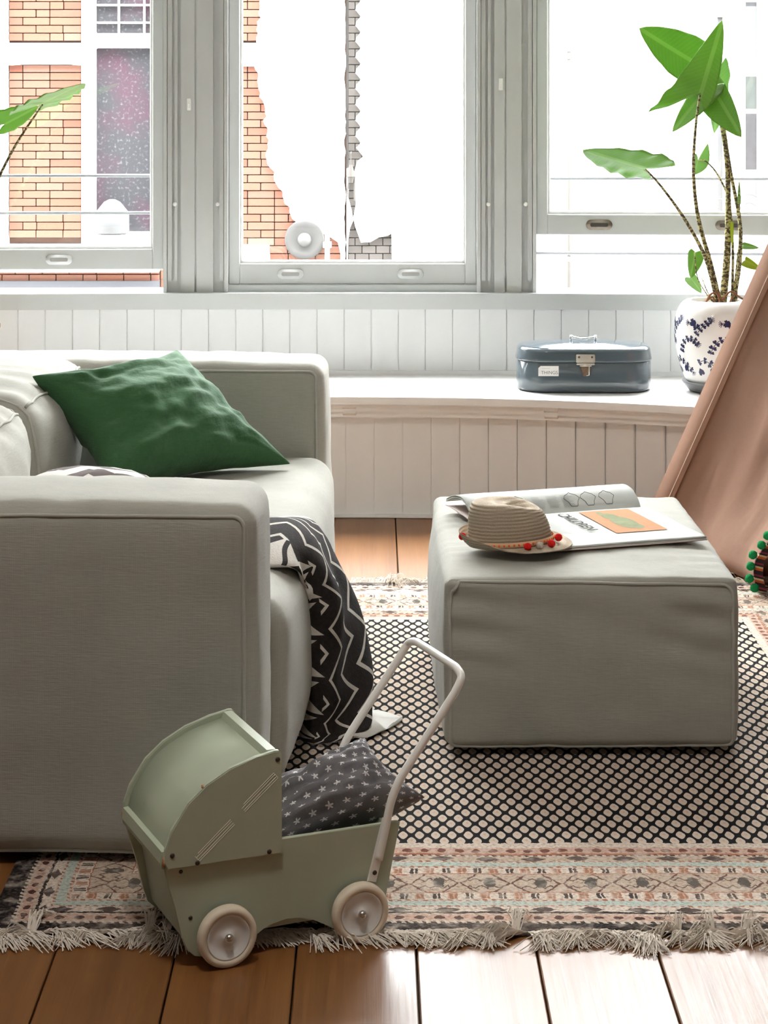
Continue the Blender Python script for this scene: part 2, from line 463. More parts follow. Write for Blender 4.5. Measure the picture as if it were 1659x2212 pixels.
obj('backing', bshape(.110, .135, 0.002, BZ - .03), BENCHW, be)
fbm = mesh_of('front_board', bx(-.0436, .0436, -.008, .010, .003, BZ - .05, bev=.0022, seg=2), BENCHW)
for k in range(-24, 26):
    x = .395 + .0875 * k
    if -2.2 < x < 2.2: put('front_board', fbm, be, (x, bfront(x) + .103 - 6.3, 0), (0, 0, bslope(x)))
obj('skirting', bshape(.085, .10, .002, .012, 0), BENCHW, be)
for x in (-1.3, -.69, -.075, .545, 1.16):
    q = prism([(-.0, 0), (-.062, 0), (-.062, -.014), (-.05, -.022), (-.05, -.034), (-.032, -.047), (0, -.047)], -.0215, .0215, 'z', bev=.002)
    m_ = mesh_of('bracket', q, BENCHW)
    for v in m_.vertices: v.co = Vector((v.co.z, v.co.x, v.co.y))
    put('bracket', m_, be, (x, bfront(x) + .09 - 6.3, BZ - .022), (0, 0, bslope(x)))

# ------------------------------------------------------------------ rug
RX0, RX1, RY0, RY1, RT = -.615, 1.24, 3.275, 5.563, .006
def rug_material():
    m = M('persian_rug_pile', .95, .1)
    x, y, z = m.coords()                                   # object origin = rug centre
    wob = (m.noise(7, 2) - .5) * .012
    hx, hy = (RX1 - RX0) / 2, (RY1 - RY0) / 2
    ex = x.ab() * -1 + (hx) + wob; ey = y.ab() * -1 + (hy) + wob
    d = ex.mn(ey * .84)
    side = ex.lt(ey * .84)                                 # 1 where the long-side border runs along y
    al = x * (side * -1 + 1) + y * side
    ns = m.noise(160, 2); blot = m.noise(5, 3); jit = m.noise(85, 2)
    al = al + (jit - .5) * .010
    cream, pink, rust, black, teal, tan = (.66, .56, .47), (.55, .36, .28), (.36, .13, .065), (.012, .011, .012), (.45, .52, .46), (.50, .39, .30)
    # field: staggered pebble motifs on a black ground
    a = x / .0290 + wob * 8; b = y / .0575 + wob * 5
    fa = (a + b).fr() - .5; fb = (a - b).fr() - .5
    fa3, fb3 = fa.ab(), fb.ab(); rr = fa3 * fa3 * fa3 + fb3 * fb3 * fb3 + fa * fb * .12
    peb = rr.lt(.056 + (ns - .5) * .03)
    core = ((fa - .08) * (fa - .08) + (fb + .05) * (fb + .05)).lt(.014)
    pc = m.mix(ns * .45 + blot * .3, cream, (.46, .36, .28)); pc = m.mix(core * .28, pc, rust)
    pc = m.mix(((fa - fb * .4).ab().lt(.035)) * .45, pc, tan)
    field = m.mix(peb, black, pc)
    # border stripes over distance from the edge (0 .. .325)
    t = d / .325 + (m.noise(110, 2) - .5) * .030
    base = m.ramp(t, [(0, black), (.115, tan), (.13, pink), (.185, tan), (.20, black), (.215, cream), (.27, rust), (.285, teal), (.335, rust),
                      (.35, cream), (.425, rust), (.432, tan), (.63, rust), (.637, cream), (.705, rust), (.72, teal), (.77, rust), (.785, tan), (.84, black), (.855, rust), (.875, pink), (.94, cream)], 'CONSTANT')
    def band(p, q): return t.gt(p) * t.lt(q)
    def row(p, q, per, duty, ph=0): return band(p, q) * ((al / per + ph).fr().lt(duty))
    mid = lambda p, q: ((t - (p + q) / 2) / ((q - p) / 2)).ab()
    dots = band(.13, .185) * (((al / .032).fr() - .5) * ((al / .032).fr() - .5) * 6 + mid(.13, .185) * mid(.13, .185)).lt(.42)
    dots2 = band(.875, .94) * (((al / .030).fr() - .5) * ((al / .030).fr() - .5) * 6 + mid(.875, .94) * mid(.875, .94)).lt(.42)
    c = m.mix(dots, base, (.06, .025, .02)); c = m.mix(dots2, c, (.16, .05, .03))
    med = band(.215, .27) * (((al / .078).fr() - .5).ab() * 4 + mid(.215, .27)).lt(1.15); c = m.mix(med, c, (.07, .05, .045))
    med2 = band(.785, .84) * (((al / .078).fr() - .5).ab() * 4 + mid(.785, .84)).lt(1.15); c = m.mix(med2, c, (.07, .05, .045))
    sqs = (row(.36, .42, .027, .48) + row(.645, .70, .027, .48, .3)).mn(1) * ((al / .009).fr().lt(.72)); c = m.mix(sqs, c, (.05, .04, .035))
    sq2 = (row(.36, .42, .054, .3, .55) + row(.645, .70, .054, .3, .2)).mn(1); c = m.mix(sq2 * .7, c, (.50, .22, .12))
    # main border: linked octagons with a dark blossom
    oc = ((al / .085).fr() - .5).ab() * 2; v = mid(.432, .63)
    outl = (oc * .9 + v * .55); ring = band(.432, .63) * outl.gt(.80) * outl.lt(.90); c = m.mix(ring, c, (.12, .05, .04))
    bl = band(.432, .63) * (((al / .085).fr() - .6) * ((al / .085).fr() - .6) * 26 + ((t - .54) * 11) * ((t - .54) * 11) + ns * .5).lt(.62); c = m.mix(bl, c, (.07, .07, .06))
    zz = band(.432, .63) * (((al / .019).tri() * .3 + v * 1.0) - .55).ab().lt(.06) * outl.lt(.8); c = m.mix(zz, c, (.10, .07, .06))
    # barber stripes between bands
    for p, q in ((.185, .20), (.27, .285), (.335, .35), (.705, .72), (.77, .785), (.84, .855), (.10, .13)):
        c = m.mix(band(p, q) * ((al / .014 + t * 12).fr().lt(.5)), c, (.60, .50, .42))
    c = m.mix((ns - .42) * 2.6 * (jit + .3), c, (.13, .09, .075)); c = m.mix((m.noise(45, 3) - .5) * 2.2, c, (.58, .50, .43)); c = m.mix((blot - .4) * .5, c, tan)
    m.color(m.mix(t.gt(1.0), c, field))
    m.bump(ns + m.noise(420, 2) + peb * t.gt(1.0) * .5, .5, .003)
    return m.m
rc = ((RX0 + RX1) / 2, (RY0 + RY1) / 2, 0)
rug = empty('persian_rug', rc, 0, 'large patterned rug with black lattice field, rust and cream borders and fringe', 'rug')
vs, fs = [], []
NX, NY = 70, 80
def rugxy(i, j):
    x = (i / NX - .5) * (RX1 - RX0); y = (j / NY - .5) * (RY1 - RY0)
    y += .006 * math.sin(x * 7 + 1) * (1 if j == 0 else .6) + .012 * nz((x, 0, 0), 2.2, 3) * (1 - j / NY)
    return x, y
for top in (1, 0):
    for j in range(NY + 1):
        for i in range(NX + 1):
            x, y = rugxy(i, j); vs.append((x, y, (RT + .0012 * nz((x, y, 0), 6)) if top else .001))
K = (NX + 1) * (NY + 1)
for j in range(NY):
    for i in range(NX):
        q = j * (NX + 1) + i; fs += [(q, q + 1, q + NX + 2, q + NX + 1), (K + q + NX + 1, K + q + NX + 2, K + q + 1, K + q)]
per = [(i, 0) for i in range(NX)] + [(NX, j) for j in range(NY)] + [(i, NY) for i in range(NX, 0, -1)] + [(0, j) for j in range(NY, 0, -1)]
for (a, b), (c, d) in zip(per, per[1:] + per[:1]):
    p, q = b * (NX + 1) + a, d * (NX + 1) + c; fs.append((p, K + p, K + q, q))
pydata('pile', vs, fs, rug_material(), rug)
FRINGE = plain('cotton_fringe', (.70, .63, .55), .95, .1, var=.15, scale=25)
def fringe(y_edge, sgn, n, ln, tangle):
    bm = bmesh.new(); rnd = random.Random(5); x = RX0 - rc[0]
    for k in range(n):
        cl = int(k / 26); rc2 = random.Random(cl * 17 + (1 if sgn > 0 else 0)); lean = rc2.uniform(-1, 1); cll = rc2.uniform(.65, 1.15)
        wild = rc2.random() < .16
        x0 = RX0 - rc[0] + (RX1 - RX0) * (k + rnd.random()) / n
        L = ln * cll * rnd.uniform(.7, 1.1); a = (math.copysign(abs(lean) ** .5, lean) * 1.15 + rnd.uniform(-.22, .22)) * tangle
        if wild and rnd.random() < .6: a += PI * .75 * (1 if lean > 0 else -1)
        dx, dy = math.sin(a), math.cos(a) * sgn; cu = rnd.uniform(-.5, .5); pts = []
        for s in range(5):
            t = s / 4; z = .005 + .011 * math.sin(t * PI) * rnd.uniform(.3, 1.1) * (2.2 if wild else 1) - .003 * t
            pts.append((x0 + L * t * (dx + cu * t * .6), y_edge - rc[1] + sgn * -.004 + L * t * (dy - abs(cu) * sgn * t * .3), max(.003, z)))
        tube(bm, pts, lambda t: .0013 * (1 - .4 * t), 3, caps=False)
    return bm
f1 = obj('fringe', fringe(RY0 + .004, -1, 3600, .078, 1.0), FRINGE, rug); f1['kind'] = 'stuff'
f2 = obj('fringe', fringe(RY1 - .004, 1, 1500, .07, .9), FRINGE, rug); f2['kind'] = 'stuff'

# ------------------------------------------------------------------ sofa
LINEN = fabric('grey_linen', (.355, .345, .30), .07)
PIPE = fabric('linen_piping', (.385, .375, .33), .05)
SX, SY, SROT = -.203, 3.545, R(-2.4)
sofa = empty('linen_sofa', (SX, SY, 0), SROT, 'low grey linen sofa with boxy piped arms standing on the rug', 'sofa')
AZ0, ARMH = .023, .597
def wr_arm(p, u, n):
    # slight pleats running over the top
    return .0022 * math.sin(p.x * 55 + 2 * nz(p, 3)) * max(0, n.z) * (.4 + nz(p, 5)) + .0015 * nz((p.x * .6, p.y, p.z * 3), 7, 4) * abs(n.y)
def block(name, x0, x1, y0, y1, z0, z1, r, parent, mat=LINEN, **k):
    v, f = softbox(x1 - x0, y1 - y0, z1 - z0, r, **k)
    return pydata(name, v, f, mat, parent, True, loc=((x0 + x1) / 2, (y0 + y1) / 2, z0))
from mathutils.bvhtree import BVHTree
def seam(parent, pts, r=.0036, closed=True):
    t = BVHTree.FromPolygons([v.co for v in parent.data.vertices], [p.vertices for p in parent.data.polygons]); q = []
    for p in pts:
        hit, nrm, _, _ = t.find_nearest(Vector(p)); q.append(hit + nrm * r * .35)
    pts = q
    return obj('piping', tube(bmesh.new(), pts, r, 6, closed), PIPE, parent, True)
def seam_rect(parent, x0, x1, z0, z1, y, rr=.03, sag=.004):
    pts = [(px + (x0 + x1) / 2, y + sag * .2 * nz((px, pz, 0), 6), pz + (z0 + z1) / 2 + sag * nz((px, pz, 1), 4)) for px, pz in rrect(x1 - x0, z1 - z0, rr, 6)]
    full = []
    for a, b in zip(pts, pts[1:] + pts[:1]):
        n = max(1, int(math.dist(a, b) / .04))
        full += [tuple(a[q] + (b[q] - a[q]) * s / n for q in range(3)) for s in range(n)]
    return seam(parent, full)
for k, (y0, y1) in enumerate(((0, .27), (1.765, 2.01))):
    arm = block('arm', -1.08, .0, y0, y1, AZ0, AZ0 + ARMH, .036, sofa, n=(40, 10, 24), bulge=(.010, .004, .012), wr=.003, fr=7, seed=k, disp=wr_arm)
    cx, cy = -.54, (y0 + y1) / 2
    seam_rect(arm, -.52, .521, -.01, ARMH - .017, y0 - cy + .003, rr=.02)
    seam_rect(arm, -.52, .521, -.01, ARMH - .017, y1 - cy - .003, rr=.02)
def wr_seat(p, u, n): return .004 * nz((p.x * 2, p.y * .7, p.z * .6), 6, 8) * abs(n.x)
block('seat', -.80, .026, .266, 1.77, .028, .392, .055, sofa, n=(26, 40, 16), bulge=(.028, 0, .012), wr=.005, fr=5, seed=5, disp=wr_seat)
def wr_back(p, u, n):
    return .0045 * math.sin(p.y * 60 + 5 * nz((p.x, p.y, p.z), 3, 1)) * max(0, n.z) * (.5 + abs(nz(p, 6, 2))) + .004 * math.sin(p.y * 38 + p.z * 40) * max(0, nz(p, 5, 3))
for k, (y0, y1) in enumerate(((.272, 1.016), (1.018, 1.758))):
    bc = block('back_cushion', -1.06, -.60, y0, y1, .30, .635, .055, sofa, n=(22, 30, 16), bulge=(.05, .0, .035), wr=.006, fr=6, seed=11 + k, disp=wr_back)
    h = (y1 - y0) / 2
    seam(bc, [(.25, -h + .012 + (2 * h - .024) * q / 24, .36) for q in range(25)], closed=False)
    for e in (-1, 1):
        seam(bc, [(.30, e * (h + .01), .02), (.30, e * (h + .01), .09), (.30, e * (h + .01), .17), (.30, e * (h + .01), .25), (.27, e * (h + .01), .33), (.23, e * (h + .01), .37), (.15, e * (h + .01), .40), (.05, e * (h + .01), .40), (-.1, e * (h + .01), .40), (-.18, e * (h + .01), .40)], closed=False)
block('back_frame', -1.12, -.84, .27, 1.77, .03, .58, .04, sofa, n=(10, 30, 14), bulge=(.01, 0, .01), wr=.003, seed=21)
for x in (-.08, -1.0):
    for y in (.1, 1.9):
        obj('foot', bx(x - .03, x + .03, y - .03, y + .03, .0105, .035), BLACKW, sofa)
obj('underframe', bx(-1.0, -.07, .06, 1.95, .0115, .04), BLACKW, sofa)

# ------------------------------------------------------------------ ottoman
OX0, OX1, OY0, OY1, OZ0, OZ1 = .141, .722, 4.125, 4.945, .026, .360
ott = empty('linen_ottoman', ((OX0 + OX1) / 2, (OY0 + OY1) / 2, 0), 0, 'square grey linen ottoman with piped seams, hat and open magazine on top', 'ottoman')
ow, od, oh = OX1 - OX0, OY1 - OY0, OZ1 - OZ0
def wr_ott(p, u, n):
    e = 0
    if abs(n.y) > .5:                                     # side pulls at the upper corners
        e += .009 * math.sin(p.z * 95 + p.x * 8 + 2 * nz(p, 4)) * max(0, abs(u[0]) - .35) * max(0, u[2] + .35) * 1.6
        e += .0042 * math.sin(p.z * 60 + 4 * nz((p.x, p.z, 0), 4)) * max(0, u[2]) * .8
    if n.z > .5:                                          # fine gathers at the two ends of the top
        e += .0030 * math.sin(p.y * 120 + 3 * nz(p, 5)) * max(0, abs(u[0]) - .55) * 2.2 * (.6 + nz(p, 9))
    return e * (1 - min(1, max(abs(u[0]), abs(u[1]) if abs(n.z) > .5 else 0, abs(u[2]) if abs(n.y) > .5 else 0)) ** 12)
ob = block('upholstery', -ow / 2, ow / 2, -od / 2, od / 2, OZ0, OZ1, .018, ott, n=(44, 50, 26), bulge=(.022, .006, .012), wr=.0028, fr=8, seed=31, disp=wr_ott)
for s in (-1, 1):
    seam_rect(ob, -ow / 2 + .012, ow / 2 - .012, -.01, oh - .012, s * (od / 2 - .004), rr=.022, sag=.005)
obj('underframe', bx(-ow / 2 + .06, ow / 2 - .06, -od / 2 + .06, od / 2 - .06, .0115, .045), BLACKW, ott)

# ------------------------------------------------------------------ green cushion
GREEN = fabric('green_linen', (.038, .108, .042), .14, rough=.85, folds=1.6, sheen=.1)
vs, fs, uv = pillow([(-.60, 4.66, .425), (-.205, 5.075, .412), (-.497, 5.235, .668), (-.792, 4.83, .660)], .20, 60, .20, .013, 3)
o = weld(pydata('green_cushion', vs, fs, GREEN, None, True, uv))
tag(o, 'creased dark green linen cushion leaning on the sofa back', 'cushion')

# patterned cushion behind the near arm
pm = M('grey_white_pattern', .9, .2); u, v, _ = pm.coords('UV')
zz = ((u * 5).tri() * .35 + v * 5.0).fr(); st = zz.lt(.5)
br = ((u * 5 + v * 2.5).fr().lt(.22)) * .0
pm.color(pm.mix(st, (.70, .66, .62), (.13, .105, .10))); pm.bump(pm.noise(300), .2)
vs, fs, uv = pillow([(-.70, 3.835, .40), (-.36, 3.87, .40), (-.40, 4.20, .405), (-.74, 4.17, .405)], .20, 30, .07, .006, 9, lift=lambda a, b, s: Vector((0, 0, .095)))
o = weld(pydata('patterned_cushion', vs, fs, pm.m, None, True, uv))
tag(o, 'plump grey and white geometric cushion lying behind the sofa arm', 'cushion')
# white pillow corner behind the green cushion
vs, fs, uv = pillow([(-.70, 4.90, .42), (-.56, 5.12, .42), (-.60, 5.24, .58), (-.76, 5.05, .58)], .07, 16, .07, .006, 12)
o = weld(pydata('pale_cushion', vs, fs, fabric('pale_linen', (.52, .52, .49), .06), None, True, uv))
tag(o, 'small pale linen cushion tucked behind the green one', 'cushion')

# ------------------------------------------------------------------ blanket
bm_ = M('zigzag_blanket', .95, .15); u, v, _ = bm_.coords('UV')
wv = (bm_.noise(9, 2) - .5) * .02
zig = (v * 7.0).tri() * .9 + u * 7.4 + wv * 6
ln_ = (zig.fr() - .5).ab().lt(.085) * u.gt(.30)
trg = ((v * 8.5).tri() * .16 + .03).gt((u - .13).ab()) * (v * 8.5).fr().gt(.12)
edge = u.gt(.86)
c = bm_.mix((ln_ + trg).mn(1), (.022, .018, .017), (.58, .54, .49)); c = bm_.mix(edge, c, (.66, .64, .60))
bm_.color(bm_.mix((bm_.noise(120, 2) - .4) * .35, c, (.12, .10, .09))); bm_.bump(bm_.noise(260, 2), .5, .003)
LINING = plain('pale_blanket_lining', (.66, .64, .60), .95, .1, var=.08, scale=40, bump=.3, bscale=200)
# control rows from seat to floor; columns run from the seat front outwards to the far hem
rows = [
 [(-.46, 4.02, .412), (-.44, 4.14, .440), (-.42, 4.28, .455), (-.40, 4.42, .425), (-.38, 4.52, .405)],
 [(-.28, 4.04, .418), (-.27, 4.14, .445), (-.26, 4.28, .462), (-.25, 4.42, .430), (-.25, 4.52, .408)],
 [(-.155, 4.07, .408), (-.145, 4.13, .432), (-.13, 4.27, .445), (-.13, 4.42, .425), (-.13, 4.54, .405)],
 [(-.118, 4.14, .350), (-.105, 4.14, .365), (-.075, 4.24, .375), (-.085, 4.42, .380), (-.10, 4.55, .37)],
 [(-.112, 4.22, .280), (-.092, 4.17, .290), (-.045, 4.25, .295), (-.050, 4.43, .300), (-.08, 4.56, .29)],
 [(-.118, 4.28, .195), (-.100, 4.19, .205), (-.035, 4.25, .205), (-.012, 4.43, .205), (-.05, 4.55, .20)],
 [(-.120, 4.31, .110), (-.100, 4.20, .115), (-.035, 4.23, .115), (.012, 4.40, .115), (-.02, 4.52, .11)],
 [(-.125, 4.32, .045), (-.110, 4.21, .045), (-.045, 4.21, .045), (.012, 4.34, .045), (.00, 4.45, .045)],
 [(-.135, 4.31, .0150), (-.120, 4.20, .0150), (-.055, 4.19, .0150), (.012, 4.28, .0150), (.015, 4.38, .0150)]]
cols = [smooth_path([r[c] for r in rows], 9) for c in range(5)]
NS = len(cols[0]); grid = []
for s in range(NS):
    rowp = smooth_path([cols[c][s] for c in range(5)], 10)
    grid.append(rowp)
NT = len(grid[0]); vs, uv, fs = [], [], []
for s in range(NS):
    for t in range(NT):
        p = Vector(grid[s][t]); k = s / (NS - 1)
        q = .010 * math.sin(t / NT * 17 + k * 3) * min(1, k * 2) + .006 * nz(p, 12, 5)
        if k > .96: q *= .3
        p = p + Vector((q - .022, -q * .7, -.020 * max(0, 1 - k * 2.2))); p.z = max(p.z, .014)
        vs.append(p); uv.append((t / (NT - 1), k))
for s in range(NS - 1):
    for t in range(NT - 1):
        q = s * NT + t; fs.append((q, q + NT, q + NT + 1, q + 1))
bl = pydata('zigzag_throw', vs, fs, [bm_.m, LINING], None, True, uv)
so = bl.modifiers.new('thickness', 'SOLIDIFY'); so.thickness = .008; so.offset = -1; so.material_offset = 1; so.material_offset_rim = 1
tag(bl, 'black throw with cream zigzag lines hanging from the sofa seat to the rug', 'blanket')
# turned-out corner lying on the rug
b = bmesh.new()
cpts = smooth_path([(-.06, 4.24, .030), (-.03, 4.34, .030), (.0, 4.39, .020), (.030, 4.365, .022), (.060, 4.36, .010), (.035, 4.30, .010), (.012, 4.262, .016), (-.02, 4.225, .014)], 5, True)
cen = Vector((-.005, 4.31, .030)); vv = [b.verts.new(p) for p in cpts]; lo = [b.verts.new((p.x, p.y, max(.0125, p.z - .006))) for p in cpts]; cv = b.verts.new(cen); n_ = len(vv)
for k in range(n_): b.faces.new((vv[k], vv[(k + 1) % n_], cv)); b.faces.new((lo[k], lo[(k + 1) % n_], vv[(k + 1) % n_], vv[k]))
b.faces.new(lo[::-1])
obj('turned_corner', b, LINING, bl, True)

# ------------------------------------------------------------------ doll pram
PA = R(23.92)
pram = empty('doll_pram', (-.224, 3.1674, 0), PA, 'sage green wooden doll pram with white handle and cream wheels', 'doll pram'); pram.rotation_euler[0] = R(1.4)
def sage():
    m = M('sage_painted_plywood', .48, .4)
    n = m.noise(30, 4); sc = m.noise(11, 5, .7, (1, 1, 2.4)); ch = m.noise(55, 3)
    c = m.mix(n, (.42, .46, .35), (.47, .51, .39)); c = m.mix((sc - .66) * 5 * ch, c, (.07, .075, .055))
    m.color(c); m.bump(n, .12, .001); return m.m
SAGE = sage()
PLY = plain('bare_ply_edge', (.50, .28, .15), .7, .2, var=.2, scale=80)
CREAM = plain('cream_rubber_tyre', (.74, .64, .50), .55, .4, var=.12, scale=30)
HUBW = plain('white_plastic_hub', (.82, .81, .78), .35, .5)
HANDLE = plain('white_enamel_tube', (.84, .82, .77), .3, .5, var=.05, scale=20)
SCREW = plain('dark_screw_head', (.07, .05, .04), .45, .5, .6)
PW0, PW1 = .018, .218                                      # near and far side of the body
side = [(-.097, .163), (-.088, .132), (-.0765, .0945), (-.066, .050), (-.058, .028), (-.045, .016), (-.02, .010), (.02, .012), (.047, .028), (.066, .041), (.0825, .047), (.105, .049), (.128, .048),
        (.150, .041), (.166, .031), (.183, .020), (.205, .012), (.240, .012), (.2625, .020), (.2685, .034), (.2965, .171), (.2935, .1735), (.094, .1745)]
for y in (PW0, PW1 - .009):
    obj('side_panel', prism(side, y, y + .009, 'y', bev=.0012), SAGE, pram)
def slat(name, p0, p1, th, y0=PW0 + .009, y1=PW1 - .009, mat=SAGE):
    """board between the sides, from (x,z) p0 to p1"""
    d = Vector((p1[0] - p0[0], p1[1] - p0[1])); n = Vector((-d.y, d.x)).normalized() * th
    return obj(name, prism([p0, p1, (p1[0] + n.x, p1[1] + n.y), (p0[0] + n.x, p0[1] + n.y)], y0, y1, 'y'), mat, pram)
slat('front_board', (-.078, .165), (-.052, .03), .008)
slat('back_board', (.262, .03), (.286, .165), .008)
slat('floor_board', (-.05, .036), (.262, .036), .008)
# canopy: two quarter sides, bent sheet between, top and bottom rails
can = [(-.0925, .1585), (-.0975, .170), (-.0960, .1885), (-.0865, .2165), (-.0605, .2550), (-.0310, .2795), (.0065, .2990), (.0485, .3110), (.0800, .3170), (.0860, .3165), (.0895, .3135), (.0910, .3080), (.0925, .1605), (.0905, .1565)]
cps = []
for y, nm in ((PW0 - .009, 0), (PW1, 1)):
    cp = obj('canopy_side', prism(can, y, y + .009, 'y', bev=.0015), SAGE, pram); cps.append(cp)
arc = smooth_path([(-.0905, 0, .172), (-.0885, 0, .1885), (-.0795, 0, .214), (-.0545, 0, .2495), (-.027, 0, .272), (.0085, 0, .2905), (.05, 0, .302), (.080, 0, .3075)], 5)
b = bmesh.new(); ra = []
for p in arc: ra.append([b.verts.new((p.x, y, p.z)) for y in (PW0, PW1)])
inn = [[b.verts.new((p.x + .003, y, p.z - .005)) for y in (PW0, PW1)] for p in arc]
for i in range(len(arc) - 1):
    b.faces.new((ra[i][0], ra[i][1], ra[i + 1][1], ra[i + 1][0])); b.faces.new((inn[i][0], inn[i + 1][0], inn[i + 1][1], inn[i][1]))
    for e in (0, 1): b.faces.new((ra[i][e], ra[i + 1][e], inn[i + 1][e], inn[i][e]))
b.faces.new((ra[0][0], inn[0][0], inn[0][1], ra[0][1])); b.faces.new((ra[-1][0], ra[-1][1], inn[-1][1], inn[-1][0]))
LSAGE = M('sage_canopy_sheet', .5, .4); n1 = LSAGE.noise(14, 4); n2 = LSAGE.noise(9, 5, .7)
LSAGE.color(LSAGE.mix((n2 - .64) * 6, LSAGE.mix(n1, (.43, .48, .36), (.48, .53, .40)), (.12, .125, .09))); LSAGE = LSAGE.m
obj('canopy_sheet', b, LSAGE, pram, True)
obj('canopy_front_rail', prism([(.066, .305), (.070, .316), (.084, .3165), (.087, .311), (.087, .302), (.070, .296)], PW0, PW1, 'y', bev=.0015), LSAGE, pram)
obj('canopy_back_rail', prism([(-.0985, .1575), (-.101, .166), (-.0985, .183), (-.090, .184), (-.084, .172), (-.085, .156)], PW0, PW1, 'y', bev=.0015), LSAGE, pram)
for x, z, y in ((-.0975, .170, PW0 - .0045), (-.0975, .168, PW1 + .0045), (-.0365, .276, PW0 - .0045)):
    q = bmesh.new(); ball(q, (0, 0, 0), 1, 1); bmesh.ops.scale(q, vec=(.0022, .0040, .009 if z < .2 else .004), verts=q.verts[:])
    obj('worn_edge', q, PLY, cps[0] if y < .1 else cps[1], True, (x, y, z))
for x, z in ((.0838, .3035), (-.0852, .1797), (-.0450, .1627), (.0712, .1622)):
    q = bmesh.new(); lathe(q, [(.0038, 0), (.0036, .0012), (.0018, .0020)], 12); obj('screw', q, SCREW, cps[0], True, (x, PW0 - .009, z), (R(90), 0, 0))
for x, z in ((-.0685, .1495), (-.0525, .0765)):
    q = bmesh.new(); lathe(q, [(.0032, 0), (.003, .001), (.0015, .0016)], 12); obj('screw', q, SCREW, pram, True, (x, PW0, z), (R(90), 0, 0))
# painted pinstripes on the canopy side (double outline bars)
INK = plain('cream_pinstripe', (.95, .93, .82), .6)
for (xa, za, xb, zb) in ((-.0455, .1690, .0110, .2170), (.0275, .2340, .0810, .2790)):
    d = Vector((xb - xa, zb - za)); n = Vector((-d.y, d.x)).normalized()
    pst = bmesh.new()
    def line(p, q):
        e = Vector((q[0] - p[0], q[1] - p[1])); m2 = Vector((-e.y, e.x)).normalized() * .00042
        prism([(p[0] + m2.x, p[1] + m2.y), (p[0] - m2.x, p[1] - m2.y), (q[0] - m2.x, q[1] - m2.y), (q[0] + m2.x, q[1] + m2.y)], PW0 - .0094, PW0 - .0089, 'y', bm=pst)
    for off in (-.0055, -.0022, .0022, .0055):
        s0 = .08 if off == .0055 else 0
        line((xa + n.x * off + d.x * s0, za + n.y * off + d.y * s0), (xb + n.x * off, zb + n.y * off))
    endp = (xa, za) if xa < 0 else (xb, zb)
    line((endp[0] + n.x * -.0055, endp[1] + n.y * -.0055), (endp[0] + n.x * .0055, endp[1] + n.y * .0055))
    obj('pinstripe', pst, INK, cps[0])
# wheels
def wheel(x, y, out):
    wv = obj('wheel', lathe(bmesh.new(), [(.034, -.006), (.036, -.0095), (.0400, -.011), (.0445, -.0095), (.0468, -.005), (.0468, .005), (.0445, .0095), (.040, .011), (.036, .0095), (.034, .006)], 48, cap=False), CREAM, pram, True, (x, y, .0472), (R(90) * out, 0, 0))
    obj('hub', lathe(bmesh.new(), [(.0355, -.004), (.0345, .0085), (.0325, .0085), (.0290, .0045), (.0110, .0045), (.0075, .008), (.004, .009)], 40), HUBW, wv, True)
    obj('hub_cap', lathe(bmesh.new(), [(.0065, .008), (.0068, .0105), (.0055, .0135), (.003, .0152), (.0008, .0158)], 20), STEEL, wv, True)
    return wv
for x in (0, .2205):
    wheel(x, 0, 1); wheel(x, PW0 + PW1, -1)
    obj('axle', tube(bmesh.new(), [(x, -.006, .0472), (x, PW0 + PW1 + .006, .0472)], .003, 10), STEEL, pram, True)
# handle: a flattened strip screwed to each side, one bent tube
def hpath(y): return [(.2575, y, .120), (.2680, y, .165), (.2772, y, .2067), (.2880, y, .2330), (.3012, y, .2544), (.3417, y, .3077), (.3880, y, .3690)]
yn, yf = PW0 - .005, PW1 + .005
hp = smooth_path(hpath(yn), 5)[:-1] + smooth_path([(.3880, yn, .3690), (.4010, yn + .004, .3900), (.4040, yn + .025, .3985), (.4040, yn + .05, .4000), (.404, yf - .05, .4000), (.4040, yf - .025, .3985), (.4010, yf - .004, .3900), (.3880, yf, .3690)], 6)[:-1] + smooth_path(hpath(yf)[::-1], 5)
hb = obj('handle', tube(bmesh.new(), hp, .0066, 12), HANDLE, pram, True)
for y in (PW0 - .0045, PW1 + .0005):
    d = Vector((.2680 - .2470, .170 - .0875)).normalized(); n = Vector((-d.y, d.x)) * .0078
    st = obj('handle_strip', prism([(.2465 + n.x, .0860 + n.y), (.2465 - n.x, .0860 - n.y), (.2720 - n.x, .183 - n.y), (.2720 + n.x, .183 + n.y)], y, y + .004, 'y', bev=.001), HANDLE, pram)
    if y < .1:
        for x, z in ((.2655, .1555), (.2510, .1000)):
            q = bmesh.new(); lathe(q, [(.0038, 0), (.0036, .0014), (.0018, .0024)], 12); obj('screw', q, SCREW, st, True, (x, y, z), (R(90), 0, 0))
# star-print cushion in the pram
sm = M('grey_star_print', .9, .2); u, v, _ = sm.coords('UV')
cu, cv_ = u * 15, v * 13
row_ = cv_.fl(); sh = (row_ * .5).fr(); fu = (cu + sh).fr() - .5; fv = cv_.fr() - .5
th_ = fu.atan2(fv); rad = (fu * fu + fv * fv).sq()
star = rad.lt((th_ * 5).cos() * .085 + .165)
sm.color(sm.mix(star, sm.mix(sm.noise(60, 3), (.13, .125, .13), (.20, .19, .195)), (.72, .70, .69))); sm.bump(sm.noise(260, 2), .3, .002)
Mp = Matrix.Translation((-.224, 3.1674, 0)) @ Matrix.Rotation(PA, 4, 'Z')
pc = [Mp @ Vector(q) for q in ((.060, .060, .120), (.352, .040, .196), (.300, .160, .262), (.095, .190, .165))]
vs, fs, uv = pillow(pc, .135, 44, .12, .014, 4)
tag(weld(pydata('star_cushion', vs, fs, sm.m, None, True, uv)), 'small grey cushion with white star print lying in the doll pram', 'cushion')

